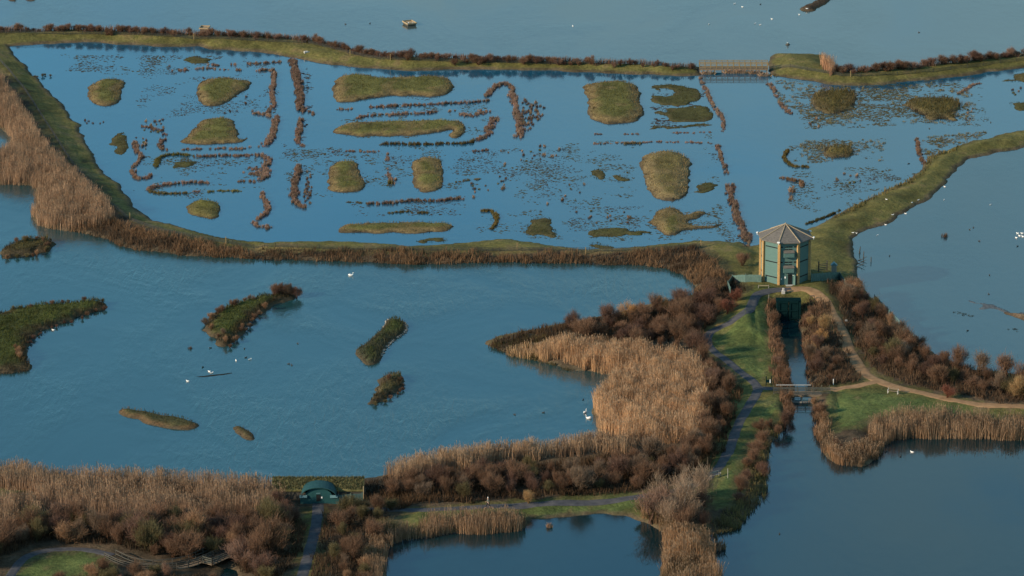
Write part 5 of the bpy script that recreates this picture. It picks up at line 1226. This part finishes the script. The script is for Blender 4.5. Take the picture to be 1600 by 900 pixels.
# --- predator fence along the far dyke: posts and thin wires
def wire_fence(label, line, step=4.0):
    p = rounded(atgs(line), 2, False); s = np.concatenate(([0], np.cumsum(np.linalg.norm(np.diff(p, axis=0), axis=1))))
    n = int(s[-1] / step); q = np.linspace(0, s[-1], n + 1)
    x, y = np.interp(q, s, p[:, 0]), np.interp(q, s, p[:, 1]); z_ = zg(x, y)
    o = empty("wire_fence", (x[0], y[0], z_[0])); tag(o, label, "fence"); p0 = Vector((x[0], y[0], z_[0]))
    w = MB(); pts = [Vector((a_, b_, c_)) - p0 for a_, b_, c_ in zip(x, y, z_)]
    for a_, b_ in zip(pts[:-1], pts[1:]):
        for zz in (.12, .26, .40, .54, .68): w.bar(a_ + Vector((0, 0, zz)), b_ + Vector((0, 0, zz)), .03, .045)
    w.build("wires", M_WIRE, o)
    pm = MB(); pm.box((0, 0, .38), (.08, .08, .95)); first = pm.build("post", M_WIRE, o, tuple(pts[0]))
    for a_ in pts[1:]:
        c2 = first.copy(); COL.objects.link(c2); c2.parent = o; c2.location = a_
wire_fence("low dark wire fence following the far dyke west of its kink", [(-20, 52), (60, 53), (160, 54), (260, 58), (360, 62), (440, 66), (478, 68)])
wire_fence("low dark wire fence along the far dyke from its kink to the timber bridge", [(482, 68), (510, 74), (545, 85), (600, 95), (660, 97), (760, 99), (880, 101), (980, 104), (1085, 108)])
wire_fence("low dark wire fence along the eastern far dyke", [(1208, 107), (1260, 109), (1300, 116), (1330, 121), (1400, 115), (1480, 108), (1560, 98), (1640, 89)])
wire_fence("low dark wire fence on the crest of the western dyke beside the reeds", [(0, 96), (30, 130), (55, 165), (80, 205), (105, 245), (135, 285), (165, 315), (200, 343)])
wire_fence("low dark wire fence along the near dyke above its brambles", [(206, 346), (260, 365), (352, 382), (480, 388), (600, 390), (700, 393), (806, 391), (915, 397), (1000, 393), (1094, 387)])

# --- rafts
def raft(label, px, py, ln, wd_, rz_):
    x_, y_ = at(px, py); o = empty("nesting_raft", (x_, y_, 0), rz_); tag(o, label, "raft")
    MB().box((0, 0, .12), (ln - .3, wd_ - .3, .5)).build("float", M_DARKT, o)
    dk_ = MB()
    for k in range(9): dk_.box((-ln / 2 + ln * (k + .5) / 9, 0, .42), (ln / 9 - .03, wd_, .07))
    dk_.build("deck", M_TIMBER, o)
    for s_ in (-1, 1): MB().box((0, s_ * wd_ / 2, .55), (ln, .09, .28)).build("edge_board", M_TIMBER, o)
    for s_ in (-1, 1): MB().box((s_ * ln / 2, 0, .55), (.09, wd_, .28)).build("edge_board", M_TIMBER, o)
raft("square timber nesting raft with white gulls on it, afloat in the far lake", 640, 38.5, 2.2, 3.0, R(24))
raft("flat timber raft moored behind the shrubs of the western far dyke", 320, 46.5, 2.0, 2.4, R(-8))
x, y = at(1231, 70)
tag(MB().tube([(-.45, 0, -.2), (0, .05, .12), (.42, 0, -.2)], [.25, .42, .22], 8).build("water_rock", M_DARKT, None, (x, y, 0), True), "dark rounded rock with a bird on it, off the bridge's eastern end", "rock")
x, y = at(478, 82.5, .8)
tag(MB().box((0, 0, .15), (.9, .5, .5), .4, .2, .08).box((.6, .2, .05), (.4, .4, .35), .9, 0, .06).build("concrete_block", M_CONC, None, (x, y, float(zg(x, y)))), "broken pale concrete block on the far dyke above the thick rush row", "block")

# --- birds
M_BIRDW = mottled("white_feathers", (.68, .67, .64), (.84, .83, .80), 5.0, 0.8, 0.1)
M_BIRDD = mottled("dark_feathers", (.018, .018, .018), (.05, .045, .04), 5.0, 0.8, 0.1)
M_BILL = mottled("orange_bill", (.5, .16, .03), (.6, .22, .05), 5.0, 0.5, 0.0)
M_GULLB = mottled("grey_gull_back", (.42, .43, .45), (.52, .53, .55), 5.0, 0.8, 0.1)
def bird_data():
    d = {}
    d["swan"] = [MB().tube([(-.72, 0, .30), (-.5, 0, .24), (-.2, 0, .20), (.15, 0, .19), (.42, 0, .20), (.56, 0, .30), (.62, 0, .48), (.58, 0, .68), (.60, 0, .84), (.70, 0, .92), (.80, 0, .88)], [.03, .16, .27, .28, .20, .10, .065, .055, .06, .075, .04], 10).tube([(-.62, .12, .38), (-.2, .2, .40), (.2, .14, .30)], [.02, .11, .04], 8).tube([(-.62, -.12, .38), (-.2, -.2, .40), (.2, -.14, .30)], [.02, .11, .04], 8),
                 MB().tube([(.80, 0, .885), (.95, 0, .83)], [.04, .012], 7)]
    d["gull"] = [MB().tube([(-.30, 0, .12), (-.18, 0, .10), (0, 0, .09), (.14, 0, .11), (.20, 0, .19), (.24, 0, .24), (.29, 0, .235)], [.015, .07, .11, .09, .06, .06, .03], 9),
                 MB().tube([(-.42, 0, .15), (-.15, 0, .165), (.06, 0, .15)], [.01, .085, .03], 8)]
    d["duck"] = [MB().tube([(-.26, 0, .12), (-.15, 0, .09), (0, 0, .07), (.13, 0, .09), (.17, 0, .18), (.22, 0, .23), (.27, 0, .22)], [.015, .08, .12, .09, .05, .055, .03], 9),
                 MB().tube([(.27, 0, .215), (.34, 0, .20)], [.025, .012], 6)]
    out = {}
    for k, parts in d.items():
        ms = []
        for m_, mat in zip(parts, {"swan": (M_BIRDW, M_BILL), "gull": (M_BIRDW, M_GULLB), "duck": (M_BIRDD, M_CONC)}[k]):
            o_ = m_.build("x", mat, None, None, True); ms.append(o_.data); bpy.data.objects.remove(o_)
        out[k] = ms
    return out
BIRD = bird_data()
def bird(kind, px, py, label, group=None, s=1.0, z=None, rz_=None):
    if z is None:
        x_, y_, z_ = atg(px, py)
    else:
        (x_, y_), z_ = at(px, py, z), z
    nm = {"swan": "white_swan", "gull": "white_gull", "duck": "dark_duck"}[kind]
    o = link(nm, BIRD[kind][0], None, (x_, y_, z_ - (.02 if z_ > .05 else .03))); o.scale = (s,) * 3
    o.rotation_euler.z = random.uniform(0, 6.28) if rz_ is None else rz_
    tag(o, label, {"swan": "swan", "gull": "gull", "duck": "duck"}[kind], group)
    link({"swan": "bill", "gull": "back", "duck": "bill"}[kind], BIRD[kind][1], o)
bird("swan", 920, 654, "white swan with its neck raised, nearer of the pair off the golden reedbed", None, .72, 0, R(175))
bird("swan", 914, 645, "white swan just behind its mate off the golden reedbed", None, .66, 0, R(60))
bird("swan", 548, 430.5, "lone white swan near the bramble dyke in the main lake", None, .66, 0, R(0))
for pts, lab, grp, s in (
    ([(1333,364),(1338,364),(1385,312)], "white gull resting on the curving grass bank", "gulls on the grass bank", .75),
    ([(1371,368),(1384,350),(1395,336),(1415,334),(1425,317),(1435,313),(1476,292),(1475,313),(1548,320)], "white gull afloat close along the curving grass bank", "gulls along the grass bank", .8),
    ([(1590,365),(1593,369),(1597,365),(1598,370),(1588,372)], "white gull in the little flock at the eastern frame edge", "gulls at the eastern edge", 1.0),
    ([(327,581),(331,583),(293,596),(369,564),(391,562)], "white gull afloat around the thread-thin mud bar", "gulls by the mud bar", 1.0),
    ([(83,516),(131,491),(352,493),(371,516),(438,461)], "white gull perched on a main-lake island", "gulls on the main-lake islands", .95),
    ([(895,41),(1108,38),(1148,6),(1180,37),(1188,39),(1160,11),(1206,30),(1249,23)], "white gull scattered over the open far lake", "gulls on the far lake", .85),
    ([(1425,707)], "single white gull on the lower lake near the reed belt", None, 1.1)):
    for px, py in pts: bird("gull", px, py, lab, grp, s)
bird("gull", 638, 37, "white gull standing at the western side of the nesting raft", None, 1.1, .45); bird("gull", 645, 37, "white gull standing at the eastern side of the nesting raft", None, 1.1, .45)
bird("gull", 1231, 67.5, "white gull standing on the dark rock in the far lake", None, 1.0, .45); bird("gull", 1261, 14, "white gull standing on the shingle spit", None, 1.0, .4)
for pts, lab, grp in (([(911,625),(849,645),(804,648)], "dark duck off the golden reedbed bay", "ducks off the golden reedbed"), ([(465,537),(451,569),(456,571),(317,574),(329,544),(382,545),(384,559)], "dark duck in the middle of the main lake", "ducks in mid main lake"),
        ([(540,38),(578,37),(1436,51),(1188,7)], "dark duck on the open far lake", "ducks on the far lake"), ([(1545,460),(1515,359),(1521,356),(1530,377),(1546,430),(1512,517),(1590,385)], "dark duck on the smooth eastern lake", "ducks on the smooth lake"), ([(1385,706),(1407,714),(1218,835)], "dark duck on the lower lake", "ducks on the lower lake"),
        ([(1010,288),(1146,350),(1390,400),(1452,201),(1548,192),(1420,256)], "dark duck dabbling in the lagoon", "ducks in the lagoon")):
    for px, py in pts: bird("duck", px, py, lab, grp, 1.0)
def weed_bar(px, py, ln, label):
    x_, y_ = at(px, py)
    n_ = int(ln * 3); C = np.stack((rng.uniform(-ln / 2, ln / 2, n_), rng.normal(0, .5, n_)), -1)
    C[:, 1] -= C[:, 0] * .9; C += (x_, y_)
    tufts("weed_bed", C, .22, (.05, .05, .03), label, "weed bed", None, 14, .3)
weed_bar(1510, 492, 4.0, "dark slanting weed bed in the smooth lake above the hedge"); weed_bar(1580, 514, 2.0, "small dark weed bed below the tan mud spit")

# --- the walker: one continuous body grown from a skeleton
def person(px, py, rz_):
    x_, y_, z_ = atg(px, py); z_ += .06
    M_SKIN = mottled("skin", (.42, .26, .19), (.48, .31, .23), 6.0, .6, .05); M_TOP = mottled("grey_green_jacket", (.085, .095, .08), (.13, .14, .12), 6.0, .85, .2)
    M_TR = mottled("dark_trousers", (.012, .013, .02), (.022, .023, .032), 6.0, .85, .2); M_HAIR = mottled("grey_hair", (.42, .40, .37), (.55, .52, .48), 6.0, .8, .2)
    def skin(name, pts, edges, rad, mat, parent):
        me = bpy.data.meshes.new(name); me.from_pydata([Vector(p) for p in pts], edges, [])
        o_ = link(name, me, parent); md = o_.modifiers.new("skin", "SKIN"); o_.modifiers.new("sub", "SUBSURF").levels = 1
        for k, r_ in enumerate(rad): me.skin_vertices[0].data[k].radius = (r_, r_)
        me.skin_vertices[0].data[0].use_root = True
        dg = bpy.context.evaluated_depsgraph_get(); m2 = bpy.data.meshes.new_from_object(o_.evaluated_get(dg))
        o_.modifiers.clear(); o_.data = m2; m2.materials.clear(); m2.materials.append(mat)
        m2.polygons.foreach_set("use_smooth", np.ones(len(m2.polygons), bool)); return o_
    # walking towards +x
    P = [(0, 0, .93), (.01, 0, 1.08), (.03, 0, 1.28), (.05, 0, 1.44), (.07, 0, 1.53), (.09, 0, 1.62), (.10, 0, 1.72)]
    E = [(0, 1), (1, 2), (2, 3), (3, 4), (4, 5), (5, 6)]; Rr = [.14, .125, .155, .13, .058, .095, .075]
    def chain(start, pts, rads):
        k = start
        for p, r_ in zip(pts, rads): P.append(p); Rr.append(r_); E.append((k, len(P) - 1)); k = len(P) - 1
        return k
    chain(0, [(.10, .10, .86), (.26, .11, .50), (.36, .11, .10), (.50, .11, .05)], [.095, .075, .048, .04])
    chain(0, [(-.04, -.10, .86), (-.10, -.11, .49), (-.42, -.11, .14), (-.34, -.11, .04)], [.095, .075, .048, .04])
    for s_, el, wr in ((1, (-.12, .26, 1.12), (-.06, .27, .88)), (-1, (.14, -.26, 1.13), (.32, -.24, .98))):
        w_ = chain(3, [(.04, s_ * .19, 1.40), el, wr], [.062, .046, .032])
        d_ = (Vector(wr) - Vector(el)).normalized(); pc = Vector(wr) + d_ * .08
        h_ = chain(w_, [tuple(pc)], [.034])
        for k, ln in enumerate((.075, .085, .08, .065)): chain(h_, [tuple(pc + Vector(((k - 1.5) * .02, 0, 0)) + d_ * ln * .6), tuple(pc + Vector(((k - 1.5) * .022, -s_ * .02, 0)) + d_ * ln)], [.009, .008])
        chain(w_, [tuple(Vector(wr) + d_ * .05 + Vector((.045, 0, 0))), tuple(Vector(wr) + d_ * .09 + Vector((.055, 0, 0)))], [.012, .009])
    body = skin("person", P, E, Rr, M_SKIN, None); body.location = (x_, y_, z_); body.rotation_euler.z = rz_
    tag(body, "walker in a grey-green jacket and dark trousers striding along the path", "person")
    skin("jacket", [(.01, 0, .90), (.02, 0, 1.10), (.035, 0, 1.28), (.05, 0, 1.45), (.04, .20, 1.40), (-.12, .26, 1.12), (-.065, .27, .92), (.04, -.20, 1.40), (.14, -.26, 1.13), (.30, -.243, 1.0)],
         [(0, 1), (1, 2), (2, 3), (3, 4), (4, 5), (5, 6), (3, 7), (7, 8), (8, 9)], [.165, .15, .178, .12, .085, .064, .05, .085, .064, .05], M_TOP, body)
    skin("trousers", [(0, 0, .94), (.10, .10, .85), (.26, .11, .50), (.355, .11, .12), (-.04, -.10, .85), (-.10, -.11, .49), (-.405, -.11, .155)], [(0, 1), (1, 2), (2, 3), (0, 4), (4, 5), (5, 6)], [.155, .11, .088, .065, .11, .088, .065], M_TR, body)
    MB().tube([(-.02, 0, 1.58), (.02, 0, 1.68), (.07, 0, 1.79), (.14, 0, 1.80)], [.05, .095, .09, .03], 9).build("hair", M_HAIR, body, None, True)
    for s_, lf in ((1, (.46, .11, .035)), (-1, (-.35, -.11, .05))): MB().box(lf, (.27, .10, .09), 0, 0, .03).build("shoe", M_TR, body)
    MB().tube([(.185, 0, 1.65), (.215, 0, 1.62)], [.014, .02], 6).build("nose", M_SKIN, body)
    for s_ in (-1, 1): MB().box((.175, s_ * .035, 1.665), (.02, .028, .016)).build("eye", M_SLOT, body); MB().box((.09, s_ * .093, 1.64), (.04, .02, .06)).build("ear", M_SKIN, body)
    MB().box((.178, 0, 1.575), (.02, .05, .012)).build("mouth", mottled("lips", (.25, .10, .08), (.3, .12, .10), 5, .6, 0), body)
person(763, 794.5, R(180))
for b in list(bpy.data.meshes):
    if b.users == 0: bpy.data.meshes.remove(b)
